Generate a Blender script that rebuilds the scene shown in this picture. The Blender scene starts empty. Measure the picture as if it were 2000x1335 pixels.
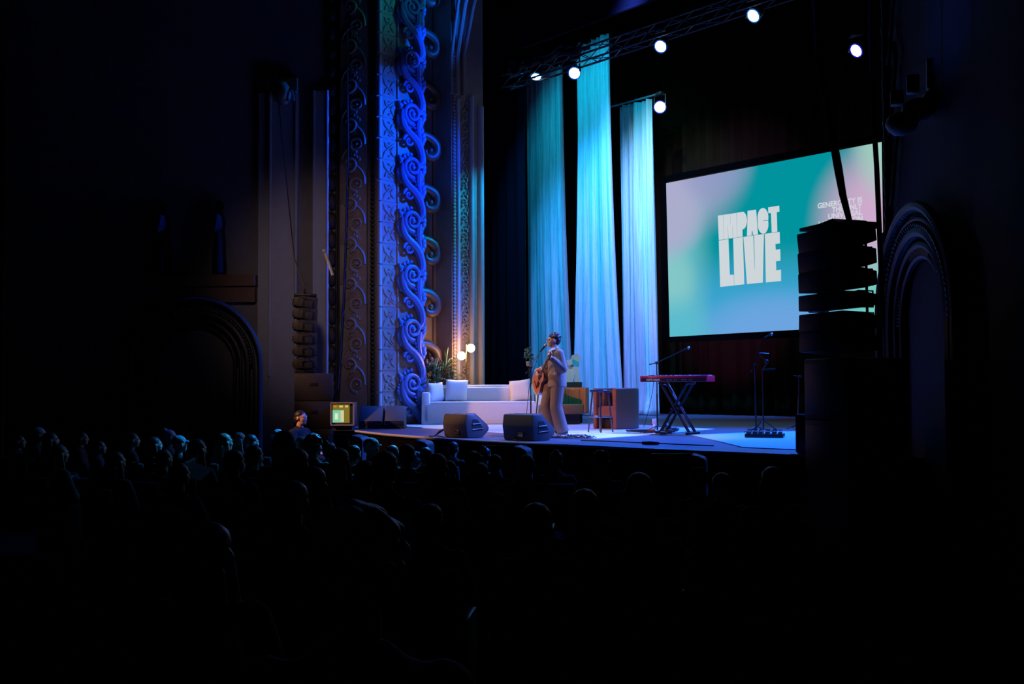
import bpy, bmesh, math, random
from mathutils import Vector, Matrix, Euler
SC = bpy.context.scene
COL = SC.collection
# ------------------------------------------------------------------ camera
FPX = 2050.0
CAMZ = 1.98
YAW = math.radians(48.4)
PITCH = math.radians(2.33)
ROLL = math.radians(-0.3)
cam_d = bpy.data.cameras.new('camera')
cam_d.sensor_width = 36.0
cam_d.lens = 36.0 * FPX / 2000.0
cam_d.clip_start = 0.05
cam_d.clip_end = 200
cam = bpy.data.objects.new('camera', cam_d)
COL.objects.link(cam)
CAM_M = Matrix.Translation((0, 0, CAMZ)) @ Matrix.Rotation(YAW, 4, 'Z') @ Matrix.Rotation(math.pi / 2 + PITCH, 4, 'X') @ Matrix.Rotation(ROLL, 4, 'Z')
cam.matrix_world = CAM_M
SC.camera = cam
C0 = Vector((0, 0, CAMZ))
R3 = CAM_M.to_3x3()
def ray(px, py):
    return (R3 @ Vector(((px - 1000) / FPX, -(py - 667.5) / FPX, -1.0)))
def P(px, py, x=None, y=None, z=None, t=None):
    d = ray(px, py)
    if t is None:
        if z is not None: t = (z - C0.z) / d.z
        elif y is not None: t = (y - C0.y) / d.y
        else: t = (x - C0.x) / d.x
    return C0 + d * t
# ------------------------------------------------------------------ view, world, stage lighting
SC.view_settings.view_transform = 'Standard'
SC.view_settings.look = 'None'
SC.view_settings.exposure = 0.28
SC.view_settings.gamma = 1.0
SC.view_settings.use_curve_mapping = False
w = bpy.data.worlds.new('world'); SC.world = w; w.use_nodes = True
w.node_tree.nodes['Background'].inputs[0].default_value = (0.25, 0.3, 0.45, 1)
w.node_tree.nodes['Background'].inputs[1].default_value = 0.0012
try:
    SC.cycles.max_bounces = 6; SC.cycles.diffuse_bounces = 3; SC.cycles.glossy_bounces = 3
    SC.cycles.transparent_max_bounces = 8; SC.cycles.sample_clamp_indirect = 3.0
    SC.cycles.use_denoising = True
except Exception:
    pass
def spot(name, loc, target, power, color, angle, blend=0.5, radius=0.1, parent=None):
    d = bpy.data.lights.new(name, 'SPOT')
    d.energy = power; d.color = color; d.spot_size = math.radians(angle); d.spot_blend = blend
    d.shadow_soft_size = radius
    o = bpy.data.objects.new(name, d); COL.objects.link(o)
    o.location = loc
    o.rotation_euler = (Vector(target) - Vector(loc)).to_track_quat('-Z', 'Y').to_euler()
    if parent is not None:
        o.parent = parent
        o.matrix_parent_inverse = Matrix.Translation(parent.location).inverted()
    return o
STG = 1.1
# front of house key light (warm), from the side of the house at the left
spot('key_spot', (-19.5, -1.5, 9.0), (-15.6, 13.4, 1.7), 7200, (1.0, 0.46, 0.24), 21, 0.35, 0.15)
# cool wash from above on the acting area
spot('wash_blue_centre', (-13.4, 18.3, 10.0), (-13.6, 13.4, 1.1), 5600, (0.015, 0.11, 1.0), 56, 0.7, 0.15)
spot('wash_blue_right', (-9.5, 18.3, 10.0), (-10.0, 14.4, 1.1), 10500, (0.01, 0.14, 1.0), 56, 0.7, 0.15)
spot('wash_violet_back', (-10.6, 18.2, 9.6), (-13.0, 12.6, 2.0), 4800, (0.26, 0.28, 1.0), 20, 0.6, 0.15)
spot('wash_sofa', (-14.5, 16.2, 10.2), (-17.4, 14.2, 1.6), 2300, (0.22, 0.36, 1.0), 28, 0.6, 0.15)
spot('rug_light', (-15.0, 9.5, 9.8), (-12.3, 12.6, 1.1), 1500, (0.90, 0.80, 0.95), 28, 0.7, 0.15)
spot('rug_light_right', (-6.5, 15.0, 9.8), (-9.3, 12.0, 1.1), 1900, (1.0, 0.62, 0.85), 22, 0.5, 0.15)
spot('side_blue', (-9.2, 17.0, 6.4), (-13.8, 12.0, 1.0), 6000, (0.05, 0.14, 1.0), 36, 0.8, 0.15)
spot('cyan_chairs', (-11.8, 9.6, 10.2), (-16.5, 16.5, 2.1), 4200, (0.0, 0.50, 0.80), 11, 0.6, 0.12)
# drapes: lights high in front of each
spot('drape_light_a', (-18.6, 16.6, 12.4), (-20.0, 21.0, 5.2), 5600, (0.012, 0.31, 0.80), 50, 1.0, 0.15)
spot('drape_top_a', (-18.9, 17.6, 12.4), (-20.1, 21.0, 9.6), 1700, (0.0, 0.36, 0.60), 60, 1.0, 0.15)
spot('drape_light_b', (-16.4, 16.6, 13.0), (-18.2, 21.0, 7.4), 8000, (0.03, 0.33, 0.90), 50, 1.0, 0.15)
spot('drape_top_b', (-17.4, 18.6, 13.2), (-18.3, 21.2, 10.0), 2300, (0.30, 0.80, 0.78), 36, 1.0, 0.1)
spot('drape_light_c', (-15.6, 18.6, 12.4), (-17.9, 22.6, 6.2), 5200, (0.30, 0.22, 1.0), 60, 1.0, 0.15)
spot('drape_front_blue', (-13.0, 14.5, 10.5), (-18.8, 21.5, 3.0), 3800, (0.07, 0.15, 1.0), 26, 1.0, 0.2)
spot('drape_up_violet', (-16.9, 19.6, 1.25), (-17.6, 22.6, 3.2), 1300, (0.42, 0.14, 1.0), 56, 0.9, 0.15)
# proscenium column, lit blue from the stage side
spot('column_blue_top', (-14.3, 17.75, 9.8), (-19.1, 13.2, 10.8), 4600, (0.0, 0.10, 1.0), 40, 0.8, 0.08)
spot('column_blue', (-14.3, 17.75, 8.8), (-19.1, 13.2, 7.0), 7000, (0.0, 0.065, 1.0), 36, 0.8, 0.08)
spot('column_blue_low', (-14.3, 17.75, 7.4), (-19.1, 13.2, 3.2), 5600, (0.0, 0.09, 1.0), 36, 0.8, 0.08)
spot('column_cyan', (-15.0, 17.1, 12.8), (-19.1, 13.3, 11.2), 600, (0.0, 0.42, 0.6), 34, 0.9, 0.08)
spot('frame_teal', (-17.3, 17.4, 8.2), (-19.1, 15.6, 4.8), 1500, (0.0, 0.30, 0.70), 62, 0.9, 0.08)
# added fill lamp without a fixture, standing in for spill on the house walls
spot('house_spill', (-10.0, 5.0, 8.0), (-19.7, 12.3, 4.2), 760, (0.70, 0.54, 0.56), 27, 1.0, 0.5)
spot('audience_rim', (-15.5, 16.5, 9.6), (-15.5, 8.0, 1.2), 330, (0.03, 0.26, 1.0), 56, 1.0, 0.15)
spot('audience_left_beam', (-13.5, 16.6, 9.0), (-13.2, 6.0, 1.1), 9000, (0.01, 0.33, 1.0), 11, 0.9, 0.1)
spot('violet_keys', (-6.9, 17.0, 7.0), (-11.7, 14.4, 2.0), 420, (0.45, 0.10, 1.0), 11, 0.7, 0.1)
spot('corbel_blue', (-12.0, 9.0, 6.5), (-5.2, 10.9, 6.0), 260, (0.0, 0.06, 1.0), 14, 0.9, 0.1)  # added lamp with no fixture, only turns the right corbels blue
# ------------------------------------------------------------------ helpers
def s2l(c):
    return tuple((v / 255 / 12.92) if v / 255 <= 0.04045 else ((v / 255 + 0.055) / 1.055) ** 2.4 for v in c)
MATS = {}
def mat(name, color, rough=0.7, metal=0.0, noise=0.0, scale=20.0, bump=0.0, emit=None, es=1.0, sheen=0.0, coat=0.0, spec=None):
    if name in MATS: return MATS[name]
    m = bpy.data.materials.new(name); m.use_nodes = True
    nt = m.node_tree; b = nt.nodes['Principled BSDF']
    b.inputs['Base Color'].default_value = (*color, 1)
    b.inputs['Roughness'].default_value = rough
    b.inputs['Metallic'].default_value = metal
    if spec is not None: b.inputs['Specular IOR Level'].default_value = spec
    if sheen: b.inputs['Sheen Weight'].default_value = sheen
    if coat: b.inputs['Coat Weight'].default_value = coat
    if emit is not None:
        b.inputs['Emission Color'].default_value = (*emit, 1); b.inputs['Emission Strength'].default_value = es
    if noise or bump:
        tc = nt.nodes.new('ShaderNodeTexCoord'); n = nt.nodes.new('ShaderNodeTexNoise')
        n.inputs['Scale'].default_value = scale; n.inputs['Detail'].default_value = 5
        nt.links.new(tc.outputs['Object'], n.inputs['Vector'])
        if noise:
            r = nt.nodes.new('ShaderNodeMapRange')
            r.inputs['To Min'].default_value = 1 - noise; r.inputs['To Max'].default_value = 1 + noise
            nt.links.new(n.outputs['Fac'], r.inputs['Value'])
            v = nt.nodes.new('ShaderNodeVectorMath'); v.operation = 'SCALE'
            v.inputs[0].default_value = color
            nt.links.new(r.outputs[0], v.inputs['Scale']); nt.links.new(v.outputs[0], b.inputs['Base Color'])
        if bump:
            bp = nt.nodes.new('ShaderNodeBump'); bp.inputs['Strength'].default_value = bump; bp.inputs['Distance'].default_value = 0.02
            nt.links.new(n.outputs['Fac'], bp.inputs['Height']); nt.links.new(bp.outputs[0], b.inputs['Normal'])
    MATS[name] = m
    return m
class MB:
    """collects shapes into one bmesh"""
    def __init__(s): s.bm = bmesh.new()
    def box(s, c, size, rot=None, bevel=0.0, M=None):
        r = bmesh.ops.create_cube(s.bm, size=1)
        T = Matrix.Translation(c) @ (rot.to_4x4() if rot is not None else Matrix.Identity(4)) @ Matrix.Diagonal((*size, 1))
        if M is not None: T = M @ T
        bmesh.ops.transform(s.bm, matrix=T, verts=r['verts'])
        if bevel:
            es = list({e for v in r['verts'] for e in v.link_edges})
            bmesh.ops.bevel(s.bm, geom=es, offset=bevel, segments=2, affect='EDGES', profile=0.5)
        return s
    def tube(s, pts, r, n=8, cap=True, M=None):
        pts = [Vector(p) for p in pts]
        if M is not None: pts = [M @ p for p in pts]
        rs = r if isinstance(r, (list, tuple)) else [r] * len(pts)
        rings = []; up = None
        for i, p in enumerate(pts):
            d = (pts[min(i + 1, len(pts) - 1)] - pts[max(i - 1, 0)])
            if d.length < 1e-9: d = Vector((0, 0, 1))
            d.normalize()
            if up is None:
                up = Vector((0, 0, 1)) if abs(d.z) < 0.9 else Vector((1, 0, 0))
            a = d.cross(up)
            if a.length < 1e-6: a = d.cross(Vector((1, 0, 0)))
            a.normalize(); b = a.cross(d); up = b
            rings.append([s.bm.verts.new(p + (a * math.cos(2 * math.pi * k / n) + b * math.sin(2 * math.pi * k / n)) * rs[i]) for k in range(n)])
        for i in range(len(rings) - 1):
            for k in range(n):
                s.bm.faces.new((rings[i][k], rings[i][(k + 1) % n], rings[i + 1][(k + 1) % n], rings[i + 1][k]))
        if cap:
            s.bm.faces.new(rings[0][::-1]); s.bm.faces.new(rings[-1])
        return s
    def ball(s, c, r, sub=2, M=None, rot=None):
        rr = r if isinstance(r, (list, tuple)) else (r, r, r)
        T = Matrix.Translation(c) @ (rot.to_4x4() if rot is not None else Matrix.Identity(4)) @ Matrix.Diagonal((*rr, 1))
        if M is not None: T = M @ T
        bmesh.ops.create_icosphere(s.bm, subdivisions=sub, radius=1, matrix=T)
        return s
    def cap(s, p0, p1, r0, r1, sub=2):
        s.ball(p0, r0, sub); s.ball(p1, r1, sub)
        return s.tube([p0, p1], [r0, r1], 12)
    def lathe(s, prof, n=24, M=None):
        rings = []
        M = M or Matrix.Identity(4)
        for r, z in prof:
            if r < 1e-6: rings.append([s.bm.verts.new(M @ Vector((0, 0, z)))])
            else: rings.append([s.bm.verts.new(M @ Vector((r * math.cos(2 * math.pi * k / n), r * math.sin(2 * math.pi * k / n), z))) for k in range(n)])
        for A, B in zip(rings[:-1], rings[1:]):
            for k in range(n):
                a = [A[k % len(A)], A[(k + 1) % len(A)], B[(k + 1) % len(B)], B[k % len(B)]]
                u = []
                for v in a:
                    if v not in u: u.append(v)
                if len(u) > 2: s.bm.faces.new(u)
        return s
    def prism(s, poly, M, depth, bevel=0.0):
        """poly in local xy, extruded along local +z by depth, placed by M"""
        a = [s.bm.verts.new(M @ Vector((x, y, 0))) for x, y in poly]
        b = [s.bm.verts.new(M @ Vector((x, y, depth))) for x, y in poly]
        n = len(poly)
        fs = [s.bm.faces.new(a[::-1]), s.bm.faces.new(b)]
        for i in range(n): fs.append(s.bm.faces.new((a[i], a[(i + 1) % n], b[(i + 1) % n], b[i])))
        if bevel:
            es = list({e for v in a + b for e in v.link_edges})
            bmesh.ops.bevel(s.bm, geom=es, offset=bevel, segments=2, affect='EDGES', profile=0.5)
        return s
    def quad(s, pts):
        s.bm.faces.new([s.bm.verts.new(p) for p in pts]); return s
    def build(s, name, material, parent=None, smooth=True, angle=40):
        bmesh.ops.recalc_face_normals(s.bm, faces=s.bm.faces[:])
        me = bpy.data.meshes.new(name); s.bm.to_mesh(me); s.bm.free()
        if smooth:
            me.shade_smooth()
            if angle < 180:
                try: me.set_sharp_from_angle(angle=math.radians(angle))
                except Exception: pass
        return link(name, me, material, parent)
def link(name, me, material=None, parent=None):
    o = bpy.data.objects.new(name, me); COL.objects.link(o)
    if material is not None: 
        if me.materials: me.materials[0] = material
        else: me.materials.append(material)
    if parent is not None: o.parent = parent
    return o
def tag(o, label=None, cat=None, group=None, kind=None):
    if label: o['label'] = label
    if cat: o['category'] = cat
    if group: o['group'] = group
    if kind: o['kind'] = kind
    return o
def empty(name, loc, rz=0, label=None, cat=None, group=None, scale=1.0):
    o = bpy.data.objects.new(name, None); COL.objects.link(o)
    o.empty_display_size = 0.1
    o.location = loc; o.rotation_euler = (0, 0, rz); o.scale = (scale,) * 3
    return tag(o, label, cat, group)
def copy_tree(o, parent=None):
    c = o.copy(); COL.objects.link(c)
    if parent is not None: c.parent = parent
    for ch in list(o.children): copy_tree(ch, c)
    return c
def struct(o): o['kind'] = 'structure'; return o
def blob(mb, voxel, smooth_it=4):
    """fuse overlapping shapes into one continuous skin; returns a mesh"""
    me = bpy.data.meshes.new('tmp'); mb.bm.to_mesh(me); mb.bm.free()
    o = bpy.data.objects.new('tmp', me); COL.objects.link(o)
    m = o.modifiers.new('r', 'REMESH'); m.mode = 'VOXEL'; m.voxel_size = voxel
    if smooth_it:
        k = o.modifiers.new('s', 'SMOOTH'); k.factor = 0.5; k.iterations = smooth_it
    dg = bpy.context.evaluated_depsgraph_get()
    me2 = bpy.data.meshes.new_from_object(o.evaluated_get(dg))
    bpy.data.objects.remove(o); bpy.data.meshes.remove(me)
    me2.shade_smooth()
    return me2
def bez(p0, p1, p2, n=10):
    p0, p1, p2 = Vector(p0), Vector(p1), Vector(p2)
    return [p0 * (1 - t) ** 2 + p1 * 2 * t * (1 - t) + p2 * t * t for t in [i / n for i in range(n + 1)]]
def frame(origin, a, n):
    """matrix with local x = a (along), y = up, z = n (outward)"""
    a = Vector(a).normalized(); n = Vector(n).normalized(); u = Vector((0, 0, 1))
    M = Matrix((a, u, n)).transposed().to_4x4(); M.translation = origin
    return M
# materials
plaster = mat('gilded_plaster', s2l((150, 128, 112)), 0.6, noise=0.25, scale=9, bump=0.25)
plaster_dk = mat('brown_plaster', s2l((120, 88, 66)), 0.55, noise=0.3, scale=7, bump=0.3)
plaster_lt = mat('pale_plaster', s2l((165, 160, 165)), 0.7, noise=0.1, scale=5, bump=0.1)
black = mat('black_paint', (0.006, 0.006, 0.007), 0.7)
blackm = mat('black_metal', (0.02, 0.02, 0.022), 0.4, 0.3)
rubber = mat('black_rubber', (0.01, 0.01, 0.01), 0.8)
chrome = mat('satin_chrome', (0.6, 0.6, 0.62), 0.25, 1.0)
velvet = mat('black_velvet', (0.012, 0.010, 0.012), 0.95, noise=0.2, scale=3)
# ------------------------------------------------------------------ the setting
XL = -19.1; YF = 13.0; YB = 16.07          # left reveal of the proscenium
XR = -6.8; YR = 12.5
RC = 0.62
HH = 13.0
# orchestra floor (raked)
def floor_z(y): return 0.018 * (10.5 - y) if y < 10.5 else 0.0
m = MB()
m.quad([(-27, 10.5, 0), (4, 10.5, 0), (4, -5, floor_z(-5)), (-27, -5, floor_z(-5))])
m.quad([(-27, 10.5, 0), (-27, 13, 0), (4, 13, 0), (4, 10.5, 0)])
struct(m.build('floor', mat('dark_carpet', (0.003, 0.002, 0.003), 1.0, noise=0.3, scale=30, spec=0.0), smooth=False))
# stage platform with curved thrust
edge_px = [(655, 834), (680, 838.5), (710, 843), (750, 847.5), (800, 851.5), (860, 856), (930, 860), (1000, 863.5), (1080, 867), (1160, 871), (1250, 875.5), (1350, 880), (1450, 884), (1540, 888)]
front = [P(a, b, z=STG) for a, b in edge_px]
front = [Vector((v.x, v.y, 0)) for v in front]
fl = [Vector((-19.6, front[0].y + 0.5, 0))] + front + [Vector((-6.3, front[-1].y + 0.35, 0)), Vector((-4.5, 12.3, 0))]
back = [Vector((-4.5, 25.5, 0)), Vector((-28, 25.5, 0)), Vector((-28, fl[0].y + 0.6, 0))]
m = MB()
top = [m.bm.verts.new((v.x, v.y, STG)) for v in fl + back]
m.bm.faces.new(top)
bot = [m.bm.verts.new((v.x, v.y, 0)) for v in fl + back]
k = len(top)
for i in range(k): m.bm.faces.new((bot[i], bot[(i + 1) % k], top[(i + 1) % k], top[i]))
st_mat = mat('stage_floor_paint', (0.045, 0.06, 0.10), 0.5, noise=0.25, scale=1.5)
struct(m.build('floor_stage', st_mat, smooth=False))
# nosing along the edge
m = MB(); m.tube([(v.x, v.y, STG - 0.006) for v in fl], 0.022, 8)
for a, b in zip(fl[:-1], fl[1:]):
    d = (b - a).normalized(); n = Vector((d.y, -d.x, 0)); u = Vector((0, 0, STG + .006))
    m.quad([a + n * .012 + u, b + n * .012 + u, b - n * .018 + u, a - n * .018 + u])
struct(m.build('trim_1', mat('edge_nosing', (0.55, 0.55, 0.55), 0.35, 0.2)))
# apron face with slatted grille
m = MB()
for a, b in zip(fl[:-1], fl[1:]):
    d = b - a; L = d.length; n = Vector((d.y, -d.x, 0)).normalized()
    m.quad([a + n * 0.004 + Vector((0, 0, .02)), b + n * 0.004 + Vector((0, 0, .02)), b + n * 0.004 + Vector((0, 0, 1.085)), a + n * 0.004 + Vector((0, 0, 1.085))])
    for i in range(int(L / 0.11)):
        c = a + d * ((i + .5) * 0.11 / L) + n * 0.012
        m.box((c.x, c.y, 0.58), (0.014, 0.014, 0.26))
struct(m.build('trim_2', mat('apron_slats', (0.0012, 0.0008, 0.0006), 0.8, spec=0.05), smooth=False))
# left reveal: recessed panel between column and frame
def wallquad(m, x, y0, y1, z0=0.0, z1=HH): m.quad([(x, y0, z0), (x, y1, z0), (x, y1, z1), (x, y0, z1)])
def yx(px, x=XL): return P(px, 700, x=x).y
y735, y745, y774, y779, y823 = yx(735.5), yx(745), yx(774), yx(779), yx(824)
y885, y893, y900, y918, y927, y946 = yx(884), yx(891.5), yx(901), yx(917.5), yx(926.5), yx(946.5)
m = MB()
def block(m, x0, x1, y0, y1, z0, z1): m.box(((x0 + x1) / 2, (y0 + y1) / 2, (z0 + z1) / 2), (abs(x1 - x0), abs(y1 - y0), z1 - z0))
block(m, XL - 1.2, XL, y735, y823, 0, HH)
block(m, XL - 1.2, XL - RC, y823, y885, 0, HH)
block(m, XL - 1.2, XL - 0.02, y885, y946, 0, HH)
struct(m.build('wall_left_proscenium', plaster, smooth=False))
# strips (bright rods) on tile band and frame
m = MB()
Z0 = STG; ZT = 12.2
tile = (P(760, 436, x=XL).z - P(760, 477, x=XL).z)
zs = P(760, 436, x=XL).z % tile
def rods(m, x, y, r, z0, z1, seg=True):
    if not seg:
        m.tube([(x, y, z0), (x, y, z1)], r, 10); return
    z = zs - tile + 0.0
    while z < z1:
        a, b = max(z + .02, z0), min(z + tile - .02, z1)
        if b > a: m.tube([(x, y, a), (x, y, b)], r, 10)
        z += tile
rods(m, XL + 0.015, (y735 + y745) / 2, (y745 - y735) * 0.42, Z0, ZT)
rods(m, XL + 0.01, (y774 + y779) / 2, (y779 - y774) * 0.42, Z0, ZT)
zf = P(905, 196, x=XL).z
rods(m, XL, (y893 + y900) / 2 - .02, 0.055, Z0, zf, False)
rods(m, XL, (y918 + y927) / 2, 0.065, Z0, zf + .15, False)
rods(m, XL - .02, y946 - .09, 0.085, Z0, zf - .05, False)
struct(m.build('trim_3', plaster_lt))
# leaf tiles
def spiral(c, r0, r1, a0, turns, n=26, sgn=1):
    return [(c[0] + (r0 + (r1 - r0) * i / n) * math.cos(a0 + sgn * turns * 2 * math.pi * i / n), c[1] + (r0 + (r1 - r0) * i / n) * math.sin(a0 + sgn * turns * 2 * math.pi * i / n)) for i in range(n + 1)]
def lift(pts, M, h=0.0): return [M @ Vector((a, b, h)) for a, b in pts]
m = MB()
z = zs - tile; kk = 0
wy = y774 - y745
while z < ZT:
    M = frame((XL, (y745 + y774) / 2, z + tile / 2), (0, 1, 0), (1, 0, 0))
    if z > Z0 - tile:
        m.box((XL + .004, (y745 + y774) / 2, z + tile / 2), (.012, wy * .97, tile - .035))
        s = tile * 0.5
        # pressed sprig pattern: diagonal stem, two big leaves, buds
        sg = 1 if kk % 2 == 0 else -1
        m.tube([M @ Vector((v[0], v[1], .018)) for v in bez((-.70 * s, .80 * s * sg), (-.5 * s, .1 * s * sg), (.62 * s, -.72 * s * sg), 8)], [.006, .009, .013, .016, .018, .016, .013, .010, .006], 6)
        m.tube([M @ Vector((v[0], v[1], .016)) for v in bez((-.60 * s, -.70 * s * sg), (-.1 * s, -.5 * s * sg), (.60 * s, .66 * s * sg), 6)], [.006, .011, .012, .011, .010, .008, .005], 6)
        for (cx, cy, rx, ry, an) in ((.36, .34, .15, .34, -.7), (-.36, -.36, .16, .34, -.5), (.40, -.22, .12, .26, .9), (-.46, .26, .12, .28, .7), (.05, -.62, .10, .2, 1.3), (.02, .60, .10, .2, 1.2)):
            m.ball((cx * s, cy * s * sg, .012), (rx * s, ry * s, .022), 2, M, Matrix.Rotation(an * sg, 3, 'Z'))
    z += tile; kk += 1
    if kk > 60: break
struct(m.build('trim_4', plaster))
# S-scroll column
m = MB()
yc = (y779 + y823) / 2; hw = (y823 - y779) / 2
per = P(800, 436, x=XL).z - P(800, 541, x=XL).z
zc = P(797, 643, x=XL).z
zc -= per * int((zc - Z0) / per + 1)
while zc < ZT:
    M = frame((XL, yc, zc), (0, 1, 0), (1, 0, 0))
    q = per
    # big volute
    m.tube(lift(spiral((-.02, 0), .06, .25, 1.0, 1.6), M, .12), [.028 + .034 * i / 26 for i in range(27)], 8)
    m.ball((-.02, 0, .12), (.07, .07, .07), 2, M)
    for a in range(6): m.ball((-.02 + .10 * math.cos(a * 1.05), .10 * math.sin(a * 1.05), .10), .030, 1, M)
    for a in range(12): m.ball((-.02 + .30 * math.cos(1.6 + a * .33), .30 * math.sin(1.6 + a * .33), .07), (.05, .05, .04), 1, M)
    # main stem swinging down to the next volute, fat and leafy
    st = bez((-.28, .06), (-.38, -.25 * q), (-.02, -.42 * q), 8)[:-1] + bez((-.02, -.42 * q), (.24, -.6 * q), (.24, -.82 * q), 8) + bez((.24, -.82 * q), (.26, -.93 * q), (.10, -.97 * q), 4)[1:]
    m.tube([M @ Vector((v[0], v[1], .10)) for v in st], [.05 + .055 * math.sin(math.pi * i / (len(st) - 1)) for i in range(len(st))], 8)
    m.tube([M @ Vector((v[0] + .07, v[1] - .03, .13)) for v in st], [.02 + .02 * math.sin(math.pi * i / (len(st) - 1)) for i in range(len(st))], 6)
    st2 = bez((.18, -.05), (.08, -.30 * q), (.26, -.52 * q), 8)
    m.tube([M @ Vector((v[0], v[1], .09)) for v in st2], [.07, .08, .085, .08, .075, .065, .055, .04, .02], 8)
    # small curl
    m.tube(lift(spiral((-.12, -.52 * q), .03, .15, .3, 1.45), M, .11), [.022 + .022 * i / 26 for i in range(27)], 7)
    m.ball((-.12, -.52 * q, .10), .045, 1, M)
    for i in range(9):
        t = i / 8
        m.ball((.27 + .05 * math.sin(3 * t * math.pi), (.10 - .62 * t) * q, .07), (.07, .10, .06), 2, M, Matrix.Rotation(-.7, 3, 'Z'))
        m.ball((-.33 + .04 * math.sin(2 * t * math.pi), (.14 - .40 * t) * q, .06), (.05, .09, .05), 2, M, Matrix.Rotation(.5, 3, 'Z'))
    for i in range(5): m.ball((.03 + .03 * i, (-.20 - .06 * i) * q, .10), .042 - .004 * i, 1, M)
    zc += per
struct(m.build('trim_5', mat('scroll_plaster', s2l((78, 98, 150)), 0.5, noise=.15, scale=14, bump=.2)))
# big bracket scrolls in the recessed panel
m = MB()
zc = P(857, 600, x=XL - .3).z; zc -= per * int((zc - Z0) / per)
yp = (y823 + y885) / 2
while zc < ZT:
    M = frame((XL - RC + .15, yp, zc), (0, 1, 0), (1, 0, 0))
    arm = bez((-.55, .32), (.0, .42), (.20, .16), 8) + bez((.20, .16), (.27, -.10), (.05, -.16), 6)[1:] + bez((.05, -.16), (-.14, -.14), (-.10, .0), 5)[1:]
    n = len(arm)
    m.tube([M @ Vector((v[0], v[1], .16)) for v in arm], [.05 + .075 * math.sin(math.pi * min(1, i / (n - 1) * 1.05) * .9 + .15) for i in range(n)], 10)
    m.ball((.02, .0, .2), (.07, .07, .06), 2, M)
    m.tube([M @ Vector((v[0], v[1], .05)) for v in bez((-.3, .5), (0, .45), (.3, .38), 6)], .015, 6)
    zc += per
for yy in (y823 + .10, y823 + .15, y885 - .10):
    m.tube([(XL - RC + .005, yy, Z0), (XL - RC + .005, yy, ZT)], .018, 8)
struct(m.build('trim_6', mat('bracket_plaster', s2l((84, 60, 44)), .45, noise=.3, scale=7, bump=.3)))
# rope bead and patterned band of the frame
m = MB()
z = Z0
while z < ZT:
    m.ball((XL + .0, y885 + .07, z), (.035, .05, .055), 1, None, Matrix.Rotation(.5, 3, 'X')); z += .085
z = Z0; i = 0
while z < zf:
    M = frame((XL - .01, (y900 + y918) / 2, z), (0, 1, 0), (1, 0, 0))
    s = 1 if i % 2 else -1
    m.tube(lift(spiral((.03 * s, 0), .015, .085, 0, 1.2, 14, s), M, .012), .014, 5)
    m.ball((-.07 * s, .1, .01), (.03, .045, .02), 1, M); m.ball((.06 * s, .13, .01), (.025, .035, .02), 1, M)
    z += .2; i += 1
# arch springing above the lit frame
for off, r in ((0, .06), (.25, .05), (-.2, .04)):
    m.tube([(XL + .02, y893 + off * .8 + .02, zf + .1), (XL + .02, y893 + off * .8 + .02, zf + 1.0), (XL + .25, y893 + off + .08, zf + 2.2), (XL + .8, y893 + off + .2, zf + 3.6)], r, 8)
struct(m.build('trim_7', plaster))
# splayed house wall left of the stage (45 degrees) and the side wall beyond
SA = Vector((XL, y735, 0)); SD = Vector((-1, -1, 0)).normalized(); SN = Vector((1, -1, 0)).normalized()
def sp(px):   # distance along the splay for a pixel column
    d = ray(px, 700); A = SA
    # solve C0 + t d = A + s SD in plan
    det = d.x * (-SD.y) + SD.x * d.y
    bx, by = A.x - C0.x, A.y - C0.y
    t = (bx * (-SD.y) + SD.x * by) / det
    q = Vector((C0.x + d.x * t, C0.y + d.y * t, 0)) - A
    return q.dot(SD)
m = MB()
def sblock(m, s0, s1, n0, n1, z0, z1, A=SA, D=SD, N=SN):
    c = A + D * ((s0 + s1) / 2) + N * ((n0 + n1) / 2); c.z = (z0 + z1) / 2
    ang = math.atan2(D.y, D.x)
    m.box(c, (abs(s1 - s0), abs(n1 - n0), z1 - z0), Matrix.Rotation(ang, 3, 'Z'))
Send = sp(5)
sblock(m, 0.02, Send, -.8, -0.12, 0, HH)
struct(m.build('wall_left_splay', mat('house_plaster', s2l((125, 115, 115)), 0.8, noise=.2, scale=3, bump=.15), smooth=False))
# ornamental pilaster 664..716, plain pilasters 525..580 and 605..642
m = MB()
sblock(m, sp(716), sp(664), -.15, .02, 0, HH)
zc = 2.0; i = 0
sa, sb = sp(712), sp(668); wS = sb - sa
while zc < 11.5:
    s = 1 if i % 2 else -1
    cc = (sa + sb) / 2 + s * wS * .17
    o = SA + SD * cc + SN * .02; o.z = zc
    M = frame(o, SD, SN)
    m.tube(lift(spiral((0, 0), .02, .17, 1.57, 1.5, 26, s), M, .03), [.018 + .022 * k / 26 for k in range(27)], 7)
    m.ball((0, 0, .03), .045, 1, M)
    m.tube([M @ Vector((v[0], v[1], .02)) for v in bez((.17 * s, .0), (.2 * s, .30), (-.1 * s, .45), 8)], [.03] * 9, 6)
    for k in range(4): m.ball((-s * (.05 + .06 * k), .26 - .05 * k, .02), (.03, .05, .03), 1, M)
    zc += .44; i += 1
struct(m.build('trim_8', mat('pilaster_plaster', s2l((135, 110, 95)), 0.55, noise=.25, scale=9, bump=.3)))
m = MB()
# twisted dark bead next to the corner
z = 0.5
ss = sp(727)
while z < 12:
    o = SA + SD * ss; o.z = z
    m.ball(o + SN * -.08, (.07, .07, .06), 1); z += .1
for px in (655, 660):
    o = SA + SD * sp(px) + SN * -.08
    m.tube([(o.x, o.y, .3), (o.x, o.y, 12)], .03, 8)
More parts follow.
